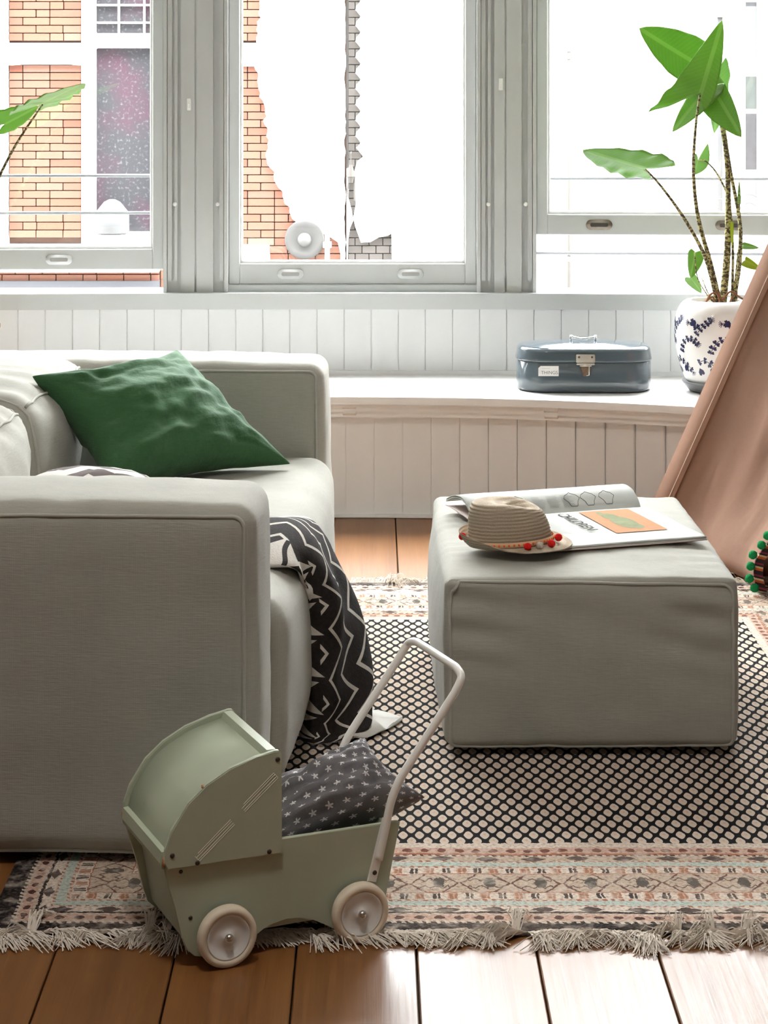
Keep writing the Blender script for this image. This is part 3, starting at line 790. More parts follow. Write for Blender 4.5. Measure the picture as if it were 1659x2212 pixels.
# ------------------------------------------------------------------ straw hat
HX, HY, HZ0 = .285, 4.330, .376
hat = empty('straw_hat', (HX, HY, HZ0), R(-6), 'small straw trilby hat with orange beads and red pompoms on the ottoman', 'hat'); hat.rotation_euler[1] = R(-4)
def straw():
    m = M('woven_straw', .85, .2); x, y, z = m.coords()
    n = m.noise(9, 4); st = (z * 900 + m.noise(40, 2) * 3).sin() * .5 + .5; fine = m.noise(300, 2)
    c = m.mix(st * .55 + fine * .3, (.30, .235, .17), (.56, .475, .365)); c = m.mix((n - .45) * 1.2, c, (.42, .29, .16))
    m.color(c); m.bump(st * .8 + fine, .5, .002); return m.m
STRAW = straw(); NA = 72
rings = []
prof = [(.0855, .010), (.0850, .030), (.0838, .050), (.0820, .066), (.0790, .080), (.0745, .090), (.066, .0955), (.050, .0965), (.030, .092), (.010, .088), (.001, .0875)]
pf = smooth_path([(r, z, 0) for r, z in prof], 6)
for q in pf:
    ring = []
    for k in range(NA):
        a = 2 * PI * k / NA; r, z = q.x, q.y
        ca, sa = math.cos(a), math.sin(a)
        rib = 1 + .012 * math.sin(z * 900) if z < .094 else 1
        x, y = r * ca * 1.03 * rib, r * sa * .80 * rib
        fr = max(0, ca)                                     # pinched, lower front (towards +x)
        z2 = z - .016 * max(0, (z - .04) / .055) * fr ** 1.6 + .006 * max(0, (z - .05) / .05) * max(0, -ca)
        y *= 1 - .22 * max(0, (z - .05) / .045) * fr ** 2
        x -= .010 * max(0, z / .09) * fr
        ring.append((x, y, z2))
    rings.append(ring)
hb_ = loft(bmesh.new(), rings); obj('crown', hb_, STRAW, hat, True)
rings = []
for i in range(17):
    t = i / 16; ring = []
    for k in range(NA):
        a = 2 * PI * k / NA; ca, sa = math.cos(a), math.sin(a); r0 = .0835; ext = .034 + .006 * ca
        r = r0 + ext * t
        x, y = r * ca * (1.03), r * sa * (.80 + .08 * t)
        up = .030 * max(0, -ca) ** 1.1 * t ** 1.3 + .016 * max(0, sa) ** 2 * t ** 1.5 - .004 * max(0, ca) * t + .010 * max(0, -sa) ** 2 * max(0, -ca + .25) * t ** 1.4
        x += .020 * max(0, -ca) * t * t * .4
        ring.append((x, y, .012 + up - .006 * t * max(0, ca) + .0009 * math.sin(t * 40)))
    rings.append(ring)
br_ = loft(bmesh.new(), rings + [[(p[0], p[1], p[2] - .0022) for p in r] for r in rings[::-1]], cap=False)
obj('brim', br_, STRAW, hat, True)
ORANGE = plain('orange_thread', (.85, .18, .045), .8, .2); BANDC = plain('peach_braid', (.74, .48, .30), .85, .2)
RED = plain('red_wool', (.72, .02, .018), .95, .1, var=.25, scale=200, bump=.5, bscale=500)
b = bmesh.new(); loft(b, [[((.0872 + o) * math.cos(2 * PI * k / NA) * 1.03, (.0872 + o) * math.sin(2 * PI * k / NA) * .80, z) for k in range(NA)] for o, z in ((0, .0135), (.0016, .0145), (.0016, .0230), (0, .0240))], cap=False)
band = obj('hat_band', b, BANDC, hat, True)
bead = bmesh.new(); ball(bead, (0, 0, 0), 1, 1); bmesh.ops.scale(bead, vec=(.0022, .0026, .0030), verts=bead.verts[:]); bead = mesh_of('bead', bead, ORANGE, True)
for k in range(56):
    a = 2 * PI * k / 56; put('bead', bead, band, (.0886 * math.cos(a) * 1.03, .0886 * math.sin(a) * .80, .0188), (0, 0, a))
POM = bmesh.new(); ball(POM, (0, 0, 0), .0078, 3)
for v in POM.verts: v.co *= 1 + .16 * nz(v.co, 700)
POM = mesh_of('pompom', POM, RED, True)
GREYP = bpy.data.meshes.new('pale_pompom'); GREYP = POM.copy(); GREYP.materials.clear(); GREYP.materials.append(plain('beige_wool', (.52, .46, .38), .95, .1))
for a, ro, z, me in ((-68, .099, .0165, POM), (-36, .103, .0150, POM), (-8, .098, .0185, POM), (-52, .098, .0155, GREYP), (-172, .097, .030, POM), (60, .100, .022, POM), (120, .100, .025, POM)):
    put('pompom', me, hat, (ro * math.cos(R(a)) * 1.03, ro * math.sin(R(a)) * .84, z))

# ------------------------------------------------------------------ open magazine
PAPER = plain('matt_paper', (.56, .57, .54), .85, .1, var=.02)
PINKC = plain('magazine_cover_edge', (.62, .50, .46), .6, .3)
INKD = plain('grey_print', (.10, .10, .095), .9, .05); INKL = plain('pale_print', (.42, .43, .41), .9, .05)
mang = math.atan2(4.705 - 4.577, .603 - .215)
mag = empty('open_magazine', (.409, 4.641, .3765), mang, 'open large-format magazine with an orange picture lying on the ottoman', 'magazine')
ML = .408
def ztop(p): return 0
def page(name, prof, mat, n=12, th=.0024):
    """sheet: prof = (y, z) from the spine outwards, length ML along x"""
    pr = smooth_path([(0, y, z) for y, z in prof], 8); vs, fs, uv = [], [], []
    for k, off in ((0, 0), (1, -th)):
        for j, p in enumerate(pr):
            for i in range(n + 1): vs.append((-ML / 2 + ML * i / n, p.y, p.z + off + .0012 * nz((i * .3, j * .2, 0), 1))); uv.append((i / n, j / len(pr)))
    m_ = len(pr); K = m_ * (n + 1)
    for j in range(m_ - 1):
        for i in range(n):
            q = j * (n + 1) + i; fs += [(q, q + 1, q + n + 2, q + n + 1), (K + q + n + 1, K + q + n + 2, K + q + 1, K + q)]
    for i in range(n): fs += [(K + i, K + i + 1, i + 1, i), ((m_ - 1) * (n + 1) + i, (m_ - 1) * (n + 1) + i + 1, K + (m_ - 1) * (n + 1) + i + 1, K + (m_ - 1) * (n + 1) + i)]
    for j in range(m_ - 1):
        for e in (0, n):
            q = j * (n + 1) + e; fs.append((q, q + n + 1, K + q + n + 1, K + q))
    o = pydata(name, vs, fs, mat, mag, True, uv); b_ = bmesh.new(); b_.from_mesh(o.data); bmesh.ops.recalc_face_normals(b_, faces=b_.faces); b_.to_mesh(o.data); b_.free(); return o
near = [(0, .004), (-.03, .0125), (-.08, .0125), (-.20, .0095), (-.318, .0065)]
page('cover', [(0, .001), (-.05, .004), (-.15, .004), (-.322, .001)], PINKC, th=.0018)
page('page', [(q[0], q[1] - .0035) for q in near], PAPER)
np_ = page('page', near, PAPER)
far = [(0, .004), (.015, .022), (.05, .039), (.10, .040), (.165, .020)]
page('cover', [(0, .001), (.06, .003), (.12, .006), (.170, .006)], PINKC, th=.0018)
page('page', [(q[0], q[1] - .004) for q in far], PAPER)
fp_ = page('page', far, PAPER)
# prints: picture, title and text columns
def nearz(y): 
    pr = smooth_path([(0, a, b_) for a, b_ in near], 8)
    for p, q in zip(pr, pr[1:]):
        if q.y <= y <= p.y: t = (p.y - y) / max(1e-6, p.y - q.y); return p.z + (q.z - p.z) * t
    return .0065
OR = M('orange_picture', .9, .05); x, y, _ = OR.coords(); n = OR.noise(30, 4)
OR.color(OR.mix((n - .3) * .8, (.50, .27, .155), (.44, .22, .12))); OR = OR.m
GR = plain('muted_green_print', (.26, .28, .17), .9, .05, var=.25, scale=40)
def patch(name, pts, h, mat):
    return pydata(name, [(x, y, nearz(y) + h) for x, y in pts], [list(range(len(pts)))], mat, np_, False)
def grid_patch(name, x0, x1, y0, y1, h, mat, n=10):
    vs = []; fs = []
    for j in range(n + 1):
        yy = y0 + (y1 - y0) * j / n
        vs += [(x0, yy, nearz(yy) + h), (x1, yy, nearz(yy) + h)]
        if j: fs.append((2 * j - 2, 2 * j - 1, 2 * j + 1, 2 * j))
    return pydata(name, vs, fs, mat, np_, False)
grid_patch('picture', .030, .150, -.245, -.045, .0016, OR)
b = bmesh.new()
for cx, cy, rx, ry in ((.088, -.16, .026, .055), (.080, -.105, .018, .030), (.098, -.200, .016, .022), (.070, -.075, .008, .018)):
    vv = [b.verts.new((cx + rx * math.cos(a * PI / 10), cy + ry * math.sin(a * PI / 10), nearz(cy + ry * math.sin(a * PI / 10)) + .0019)) for a in range(20)]; b.faces.new(vv)
obj('picture_motif', b, GR, np_)
text('title_print', 'CHILDREN', .036, INKD, np_, (-.012, -.13, nearz(-.13) + .0022), (R(-1.5), 0, R(-90)))
b = bmesh.new(); rnd = random.Random(3)
for c in range(2):
    for k in range(22):
        x = -.165 + c * .062; yy = -.06 - k * .0075; L = .052 * rnd.uniform(.7, 1)
        z = nearz(yy) + .0018
        vv = [b.verts.new(p) for p in ((x, yy, z), (x + L, yy, z), (x + L, yy - .0022, z), (x, yy - .0022, z))]; b.faces.new(vv)
obj('text_column', b, INKL, np_)
fpr = smooth_path([(0, a, b_) for a, b_ in far], 8)
b = bmesh.new()
for k in range(9):
    p = fpr[5 + k]; q = fpr[6 + k]
    for s in range(3):
        x = -.05 + s * .035; L = .028 * rnd.uniform(.6, 1); m2 = p + (q - p) * .4
        vv = [b.verts.new((xx, yy, zz + .0016)) for xx, yy, zz in ((x, p.y, p.z), (x + L, p.y, p.z), (x + L, m2.y, m2.z), (x, m2.y, m2.z))]; b.faces.new(vv)
obj('text_column', b, INKL, fp_)
b = bmesh.new(); rnd = random.Random(8)
for cx in (-.085, .045, .085, .13):
    loop = [(cx + .016 * math.cos(a) * (1 + .3 * math.sin(3 * a)), a) for a in [k * PI / 8 for k in range(16)]]
    pts = []
    for xx, a in loop:
        j = 10 + 5 * math.sin(a); p = fpr[int(j)]; pts.append((xx, p.y, p.z + .0022))
    tube(b, pts, .0006, 4, closed=True)
obj('line_drawing', b, INKD, fp_)

# ------------------------------------------------------------------ enamel bread box
BXC = (.652, 6.495, BZ)
bb = empty('enamel_bread_box', BXC, R(-1.2), 'blue grey enamel bread box with chrome clasp standing on the window bench', 'bread box')
ENAM = plain('blue_grey_enamel', (.075, .098, .115), .10, .6, var=.05, scale=6)
ENAM.node_tree.nodes['Principled BSDF'].inputs['Coat Weight'].default_value = .5
CHROME = plain('chrome', (.80, .80, .79), .12, .5, 1, var=.03)
def ringz(w_, d_, r_, z): return [(x, y, z) for x, y in rrect(w_, d_, r_, 10)]
W_, D_ = .416, .225
obj('box_body', loft(bmesh.new(), [ringz(W_ - .03, D_ - .03, .08, .001), ringz(W_ - .008, D_ - .008, .09, .004), ringz(W_, D_, .095, .012), ringz(W_, D_, .095, .094), ringz(W_ - .004, D_ - .004, .094, .0945)]), ENAM, bb, True)
dome = [(0, .0955), (.004, .0965), (.005, .100), (.004, .122)]
lidr = [ringz(W_ + .004, D_ + .004, .096, .0955), ringz(W_ + .006, D_ + .006, .097, .098), ringz(W_ + .004, D_ + .004, .096, .104), ringz(W_ - .002, D_ - .002, .095, .124)]
for k in range(1, 8):
    a = k / 7 * PI / 2; lidr.append(ringz(W_ - .002 - .040 * (1 - math.cos(a)), D_ - .002 - .040 * (1 - math.cos(a)), .095 - .018 * (1 - math.cos(a)), .124 + .015 * math.sin(a)))
for k in range(1, 6):
    t = k / 6; lidr.append([(x * (1 - t), y * (1 - t), .139 + .010 * (1 - (1 - t) ** 2)) for x, y, _ in lidr[10]])
obj('lid', loft(bmesh.new(), lidr), ENAM, bb, True)
hnd = obj('carry_handle', tube(bmesh.new(), smooth_path([(-.038, 0, .152), (-.036, -.004, .162), (-.028, -.012, .160), (0, -.018, .157), (.028, -.012, .160), (.036, -.004, .162), (.038, 0, .152)], 5), .0028, 8), CHROME, bb, True)
for x in (-.038, .038): obj('handle_bracket', tube(bmesh.new(), [(x, 0, .145), (x, 0, .166)], .0042, 8), CHROME, hnd, True)
fy = -D_ / 2
cl = obj('clasp', prism(rrect(.058, .026, .004), fy - .0062, fy - .002, 'y', bev=.001), STEEL, bb, False, (-.002, 0, .108))
obj('clasp_lip', bx(-.028, .028, fy - .012, fy - .002, -.0195, -.0145, bev=.0015), STEEL, cl)
obj('clasp_lever', prism([(-.016, -.020), (.016, -.020), (.013, -.052), (-.008, -.054)], fy - .010, fy - .003, 'y', bev=.0025), plain('dark_bronze_clasp', (.20, .14, .10), .22, .5, .9, var=.5, scale=120), cl)
obj('clasp_hinge', tube(bmesh.new(), [(-.018, fy - .009, -.021), (.018, fy - .009, -.021)], .003, 8), STEEL, cl, True)
obj('clasp_tongue', tube(bmesh.new(), [(.0105, fy - .011, -.024), (.0105, fy - .011, -.050), (.002, fy - .011, -.051)], .0018, 6), CHROME, cl, True)
for x in (-.020, .020): obj('rivet', lathe(bmesh.new(), [(.0036, 0), (.003, .0014), (.001, .002)], 10), SCREW, cl, True, (x, fy - .006, .0045), (R(90), 0, 0))
lab = obj('paper_label', prism([(-.031, -.0155), (.031, -.0155), (.031, .0155), (-.024, .0155), (-.031, .009)], fy - .0012, fy - .0004, 'y'), plain('white_label', (.74, .73, .71), .6), bb, False, (-.115, 0, .069))
text('label_print', 'THINGS', .0145, plain('label_ink', (.16, .16, .16), .7), lab, (.003, fy - .0016, -.005), (R(90), 0, 0), .0001)
obj('faint_print', bx(-.02, .004, fy - .0015, fy - .0012, .0065, .0085), plain('faint_label_ink', (.55, .55, .54), .7), lab)

# ------------------------------------------------------------------ plants
def leafmat(name, c1, c2, vein):
    m = M(name, .38, .4); u, v, _ = m.coords('UV')
    rib = ((u + v * .55) * 17).tri().lt(.10) * .5 + v.lt(.028)
    c = m.mix(m.noise(12, 3), c1, c2); c = m.mix(rib.mn(1) * .5, c, vein); m.color(c)
    t = m.nt.nodes.new('ShaderNodeBsdfTranslucent'); m.nt.links.new(c, t.inputs[0])
    mx = m.nt.nodes.new('ShaderNodeMixShader'); mx.inputs[0].default_value = .45
    m.nt.links.new(m.p.outputs[0], mx.inputs[1]); m.nt.links.new(t.outputs[0], mx.inputs[2]); m.nt.links.new(mx.outputs[0], m.out.inputs[0])
    m.bump(rib * -1, .25, .002); return m.m
LEAF = leafmat('alocasia_leaf', (.15, .30, .055), (.20, .37, .08), (.32, .48, .16))
LEAFP = leafmat('pale_leaf', (.20, .34, .12), (.26, .42, .16), (.4, .55, .25))
LEAFY = leafmat('yellowing_leaf', (.36, .40, .03), (.24, .36, .03), (.5, .5, .1))
def stemmat():
    m = M('zebra_petiole', .55, .3); n = m.noise(95, 2, .5, (1, 1, 1.6)); n2 = m.noise(9, 2)
    m.color(m.mix((n - .47) * 14, (.06, .045, .02), (.40, .36, .16))); return m.m
STEM = stemmat(); ROOT = plain('brown_roots', (.22, .10, .05), .8, .2, var=.3, scale=60)
def leaf(parent, joint, tip, side, wl, wr, lobe_l, lobe_r, mat=LEAF, fold=.25, curl=.12, name='leaf', n=14, spl=.62, spr=.62):
    """arrow-shaped leaf: joint and tip points, 'side' = direction of its left half; lobes reach back behind the joint"""
    J, T = Vector(joint), Vector(tip); ex = (T - J); L = ex.length; ex.normalize()
    ey = Vector(side) - ex * Vector(side).dot(ex); ey.normalize(); ez = ex.cross(ey)
    vs, uv, fs = [], [], []; C = 6
    for s, wd, lb, sp in ((1, wl, lobe_l, spl), (-1, wr, lobe_r, spr)):
        base = len(vs); rows_ = []
        for k in range(n + 1):                              # tip to joint
            t = k / n; u = 1 - t
            wdt = wd * math.sin(min(1, t * 1.0) ** .75 * PI / 2) * (1 - .12 * (1 - t) ** 2) if sp < 1 else wd * (.4 * math.sin(t ** .7 * PI / 2) + .6 * t ** 1.6)
            rows_.append(((u * L, 0), (u * L - .10 * L * t * 0, wdt)))
        for k in range(1, 9):                               # joint to lobe end
            t = k / 8
            inner = (-lb * t, wd * sp * t ** (1.5 if sp < 1 else 1)); outer = (-lb * t ** 1.25 * 1.0, wd * (1 - (1 - sp) * t ** (2.2 if sp < 1 else 1)))
            rows_.append((inner, outer))
        for (ix, iy), (ox, oy) in rows_:
            for c in range(C + 1):
                t = c / C; x = ix + (ox - ix) * t; y = iy + (oy - iy) * t
                z = fold * y - curl * (x / L) ** 2 * L * (1 if x > 0 else 1.6) - .35 * fold * y * y / max(wd, 1e-4) + .006 * math.sin(x / L * 22) * (y / max(wd, 1e-4)) ** 2 * (wd / .1)
                vs.append(J + ex * x + ey * (s * y) + ez * z); uv.append((x / L + .5, y / L))
        for r in range(len(rows_) - 1):
            for c in range(C):
                q = base + r * (C + 1) + c; f = (q, q + 1, q + C + 2, q + C + 1); fs.append(f if s > 0 else f[::-1])
    o = pydata(name, vs, fs, mat, parent, True, uv); weld(o, .0002)
    so = o.modifiers.new('thickness', 'SOLIDIFY'); so.thickness = .0012; so.offset = 0
    return o
def stem(parent, pts, r0, r1, mat=STEM, name='stem'):
    return obj(name, tube(bmesh.new(), smooth_path(pts, 8), lambda t: r0 + (r1 - r0) * t, 8), mat, parent, True)
def rel(o, p): return Vector(p) - o.location

# blue and white pot with the large arrow-leaved plant
POTC = Vector((1.050, 6.43, BZ))
pot = empty('porcelain_pot', POTC, 0, 'round white porcelain pot with dark blue sprig pattern on the bench', 'plant pot')
PORC = plain('white_porcelain', (.80, .79, .77), .12, .5, var=.03, scale=10)
pprof = [(.070, .028), (.084, .034), (.095, .052), (.108, .090), (.118, .135), (.1225, .180), (.121, .215), (.113, .250), (.100, .272), (.088, .281), (.082, .283)]
pp = [(q.x, q.y) for q in smooth_path([(r, z, 0) for r, z in pprof], 4)]
obj('pot_body', lathe(bmesh.new(), pp + [(.078, .280), (.078, .255), (.02, .254)], 56), PORC, pot, True)
obj('saucer', lathe(bmesh.new(), [(.062, .001), (.078, .006), (.094, .026), (.099, .033), (.097, .036), (.086, .030), (.03, .028)], 48), plain('grey_saucer', (.16, .165, .17), .35, .4, var=.3, scale=30), pot, True)
obj('soil', lathe(bmesh.new(), [(.077, .250), (.077, .262), (.05, .266), (.005, .268)], 24), plain('dark_soil', (.05, .035, .025), .95, .1, var=.4, scale=80), pot, True)
BLUE = plain('cobalt_print', (.022, .024, .075), .25, .4)
def pot_r(z):
    for (r0, z0), (r1, z1) in zip(pp, pp[1:]):
        if z0 <= z <= z1: return r0 + (r1 - r0) * (z - z0) / max(1e-6, z1 - z0)
    return .09
def on_pot(s, z, off=.0006):                                # s = arc length around, 0 faces the room
    a = -PI / 2 + s / .12; r = pot_r(z) + off; return (r * math.cos(a), r * math.sin(a), z)
b = bmesh.new()
def motif(s, z, ang, size):                                 # heart-shaped leaf
    pts = [(0, 0), (.45, .42), (.85, .45), (1.0, .2), (.82, 0), (1.0, -.2), (.85, -.45), (.45, -.42)]
    ca, sa = math.cos(ang), math.sin(ang)
    vv = [b.verts.new(on_pot(s + size * (x * ca - y * sa), z + size * (x * sa + y * ca))) for x, y in pts]
    for k in range(1, 7): b.faces.new((vv[0], vv[k], vv[k + 1])) if k != 4 or True else None
def twig(pts, wd=.0010):
    sp = smooth_path([(s, z, 0) for s, z in pts], 5)
    prev = None
    for i, p in enumerate(sp):
        d = (sp[min(i + 1, len(sp) - 1)] - sp[max(i - 1, 0)]).normalized(); n = Vector((-d.y, d.x, 0)) * wd
        cur = [b.verts.new(on_pot(p.x + n.x, p.y + n.y)), b.verts.new(on_pot(p.x - n.x, p.y - n.y))]
        if prev: b.faces.new((prev[0], cur[0], cur[1], prev[1]))
        prev = cur
    return sp
def sprig(pts, size=.0125, step=3, tipfork=True):
    sp = twig(pts)
    for i in range(1, len(sp) - 1, step):
        d = sp[i + 1] - sp[i - 1]; a = math.atan2(d.y, d.x)
        for sgn in (1, -1): motif(sp[i].x, sp[i].y, a + sgn * 1.05, size * random.uniform(.8, 1.1))
    if tipfork:
        d = sp[-1] - sp[-3]; a = math.atan2(d.y, d.x)
        for q in (-.9, -.45, 0, .45, .9): twig([(sp[-1].x, sp[-1].y), (sp[-1].x + .013 * math.cos(a + q), sp[-1].y + .013 * math.sin(a + q))], .0009)
for sh in range(-3, 4):                                     # the pattern repeats around the pot
    o_s = sh * .107
    if abs(o_s) > .38: continue
    sprig([(o_s - .030, .128), (o_s - .022, .150), (o_s - .002, .172), (o_s + .022, .172), (o_s + .036, .160)])
    sprig([(o_s - .076, .185), (o_s - .060, .205), (o_s - .045, .222), (o_s - .030, .232)])
    sprig([(o_s - .074, .100), (o_s - .052, .108), (o_s - .030, .098), (o_s - .006, .086), (o_s + .006, .070)], step=4)
    motif(o_s - .022, .092, -1.6, .024); motif(o_s - .070, .084, -1.2, .024); motif(o_s + .030, .210, 2.2, .022)
    sprig([(o_s + .038, .205), (o_s + .022, .222), (o_s + .006, .222)], step=5)
obj('painted_sprigs', b, BLUE, pot)

al = empty('arrow_leaf_plant', POTC + Vector((0, 0, .26)), 0, 'tall plant with arrow-shaped leaves and mottled stems in the porcelain pot', 'plant')
def P(px, py, Y): return rel(al, at(px, py, Y))
st = [
 ([(1556, 660, 6.42), (1535, 570, 6.40), (1508, 470, 6.38), (1498, 370, 6.36), (1503, 270, 6.34), (1512, 205, 6.33)], .0085, .0030),
 ([(1550, 655, 6.42), (1525, 560, 6.38), (1480, 475, 6.32), (1430, 405, 6.26), (1395, 366, 6.22)], .0075, .0026),
 ([(1560, 662, 6.44), (1570, 560, 6.45), (1573, 460, 6.46), (1570, 350, 6.46), (1555, 250, 6.45), (1534, 182, 6.44)], .0130, .0038),
 ([(1583, 655, 6.46), (1597, 570, 6.48), (1598, 480, 6.49), (1578, 370, 6.50), (1562, 260, 6.52), (1552, 190, 6.54), (1540, 160, 6.56)], .0080, .0028),
 ([(1581, 655, 6.45), (1583, 540, 6.45), (1575, 440, 6.47), (1555, 385, 6.50), (1527, 350, 6.54), (1508, 346, 6.56)], .0048, .0020),
 ([(1590, 650, 6.43), (1598, 520, 6.42), (1597, 440, 6.42), (1597, 395, 6.42)], .0040, .0012)]
for pts, r0, r1 in st: stem(al, [P(*q) for q in pts], r0, r1)
leaf(al, P(1508, 140, 6.46), P(1376, 62, 6.40), (.5, .25, .86), .078, .080, .03, .05, fold=-.10, curl=.06)
leaf(al, P(1514, 200, 6.33), P(1561, 44, 6.24), (-1, -.15, .25), .098, .042, .095, .055, fold=.15, curl=.02, spl=1.45)
leaf(al, P(1536, 186, 6.44), P(1602, 292, 6.36), (.55, .2, .7), .040, .070, .06, .095, fold=.1, curl=.1)
leaf(al, P(1530, 190, 6.42), P(1451, 277, 6.36), (.3, -.5, -.6), .050, .035, .04, .03, fold=.2, curl=.12)
leaf(al, P(1393, 364, 6.22), P(1259, 324, 6.02), (.15, -.45, .22), .085, .085, .085, .100, fold=.14, curl=.0)
leaf(al, P(1508, 346, 6.56), P(1500, 378, 6.56), (-.4, .3, .5), .020, .035, .02, .06, LEAFP)
leaf(al, P(1550, 160, 6.56), P(1548, 290, 6.62), (.6, .5, 0), .05, .05, .05, .05, LEAFP, .2, .05)
leaf(al, P(1597, 440, 6.42), P(1597, 388, 6.42), (-.5, .4, 0), .006, .006, .002, .002, LEAF, .3, 0)
leaf(al, P(1502, 545, 6.56), P(1492, 602, 6.54), (-1, .2, 0), .022, .030, .01, .01, LEAF, .3, .1)
leaf(al, P(1492, 600, 6.60), P(1516, 632, 6.57), (1, .1, .4), .018, .022, .01, .01, LEAFP, .2, .1)
leaf(al, P(1606, 530, 6.44), P(1638, 535, 6.40), (.1, .3, 1), .010, .012, .004, .004, LEAF, .3, .1)
leaf(al, P(1610, 562, 6.44), P(1645, 582, 6.40), (.1, .3, 1), .012, .020, .004, .004, LEAFY, .3, .1)
leaf(al, P(1580, 480, 6.40), P(1583, 535, 6.39), (1, .2, 0), .006, .006, .002, .002, LEAFY, .3, .1)
for k, pts in enumerate(([(1500, 545), (1507, 600), (1530, 640), (1545, 655)], [(1606, 530), (1596, 533), (1588, 600), (1580, 655)], [(1610, 562), (1598, 580), (1588, 655)], [(1516, 600), (1528, 630), (1545, 658)])):
    stem(al, [P(x, y, 6.50 if k in (0, 3) else 6.45) for x, y in pts], .0016, .0022, STEM, 'twig')
for pts in ([(1522, 658), (1535, 636), (1548, 634), (1556, 655)], [(1560, 648), (1578, 630), (1595, 640), (1612, 650)], [(1548, 628), (1558, 645), (1566, 662)], [(1575, 660), (1583, 640), (1592, 632)], [(1528, 648), (1540, 642), (1545, 662)]):
    stem(al, [P(x, y, 6.40) for x, y in pts], .0036, .0026, ROOT, 'root')

# basket planter at the other end of the bench, its plant reaching into view
BK = Vector((-1.375, 6.50, BZ))
bk = empty('basket_planter', BK, 0, 'brown woven basket planter with rope loop handles at the sofa end of the bench', 'basket')
WICK = M('brown_wicker', .8, .2); x, y, z = WICK.coords(); wk = ((z * 300).sin() * ((x.atan2(y)) * 40).sin()); WICK.color(WICK.mix(wk * .5 + .5, (.16, .08, .04), (.36, .22, .12))); WICK.bump(wk, .8, .004); WICK = WICK.m
obj('basket_body', lathe(bmesh.new(), [(.085, .001), (.105, .01), (.125, .12), (.130, .235), (.128, .245), (.118, .24), (.115, .2), (.02, .195)], 40), WICK, bk, True)
ROPE = plain('brown_rope', (.26, .13, .07), .9, .2, var=.35, scale=90, bump=.6, bscale=300)
for s in (1, -1):
    base = [(s * .124, 0, .222), (s * .150, -.012, .212), (s * .185, -.02, .196), (s * .206, -.016, .190), (s * .2, .008, .205), (s * .165, .012, .222), (s * .126, .012, .232)]
    pth = smooth_path(base, 10); b = bmesh.new()
    for ph in (0, PI):
        tube(b, [(p.x, p.y + .0032 * math.cos(i * .9 + ph), p.z + .0032 * math.sin(i * .9 + ph)) for i, p in enumerate(pth)], .0036, 6)
    obj('rope_handle', b, ROPE, bk, True)
al2 = empty('arrow_leaf_plant', BK + Vector((0, 0, .19)), 0, 'plant with one arched stem and arrow leaf growing from the brown basket', 'plant')
def Q(px, py, Y): return rel(al2, at(px, py, Y))
stem(al2, [rel(al2, BK + Vector((0, 0, .19))), Q(-90, 560, 6.48), Q(-30, 440, 6.44), Q(30, 320, 6.40), Q(92, 226, 6.36)], .0085, .0026)
leaf(al2, Q(90, 224, 6.36), Q(180, 177, 6.22), (-.05, -.6, .08), .085, .100, .10, .10, fold=-.05, curl=-.02)
stem(al2, [rel(al2, BK + Vector((.02, .02, .19))), Q(-110, 520, 6.5), Q(-70, 400, 6.5), Q(-30, 300, 6.5), Q(10, 262, 6.46)], .0075, .0024)
leaf(al2, Q(10, 268, 6.46), Q(82, 231, 6.40), (-.3, -.5, .5), .060, .035, .05, .05, fold=.1, curl=.02)
leaf(al2, Q(-120, 330, 6.5), Q(-220, 250, 6.4), (.2, .4, .6), .08, .08, .08, .08)
stem(al2, [rel(al2, BK + Vector((-.02, 0, .19))), Q(-130, 480, 6.5), Q(-120, 330, 6.5)], .007, .0024)

# ------------------------------------------------------------------ play tent
TA, TB, TC, TT = Vector((.775, 6.04, 0)), Vector((1.16, 5.05, 0)), Vector((1.78, 5.55, 0)), Vector((1.50, 5.60, 1.86))
tent = empty('play_tent', (1.24, 5.55, 0), 0, 'pinkish beige canvas play tent with green pompom trim beside the bench', 'play tent')
to = Vector(tent.location)
CANV = M('beige_canvas', .9, .2); n = CANV.noise(4, 4); n2 = CANV.noise(60, 3)
CANV.color(CANV.mix(n * .6 + n2 * .4, (.30, .178, .128), (.40, .25, .185))); CANV.bump(n2 * .5 + CANV.noise(500, 1) * .4, .3, .002)
tn = CANV.nt.nodes.new('ShaderNodeBsdfTranslucent'); tn.inputs[0].default_value = (.42, .24, .16, 1); mxn = CANV.nt.nodes.new('ShaderNodeMixShader'); mxn.inputs[0].default_value = .16
CANV.nt.links.new(CANV.p.outputs[0], mxn.inputs[1]); CANV.nt.links.new(tn.outputs[0], mxn.inputs[2]); CANV.nt.links.new(mxn.outputs[0], CANV.out.inputs[0]); CANV = CANV.m
POLE = plain('pale_wood_pole', (.50, .36, .22), .6, .3, var=.15, scale=20)
for a in (TA, TB, TC):
    d = (TT - a); ins = (Vector((1.24, 5.55, 0)) - a).normalized() * .02
    obj('pole', tube(bmesh.new(), [a + ins - to + Vector((0, 0, .011 if a is TB else .002)), a + d * 1.06 + ins * .2 - to], .011, 10), POLE, tent, True)
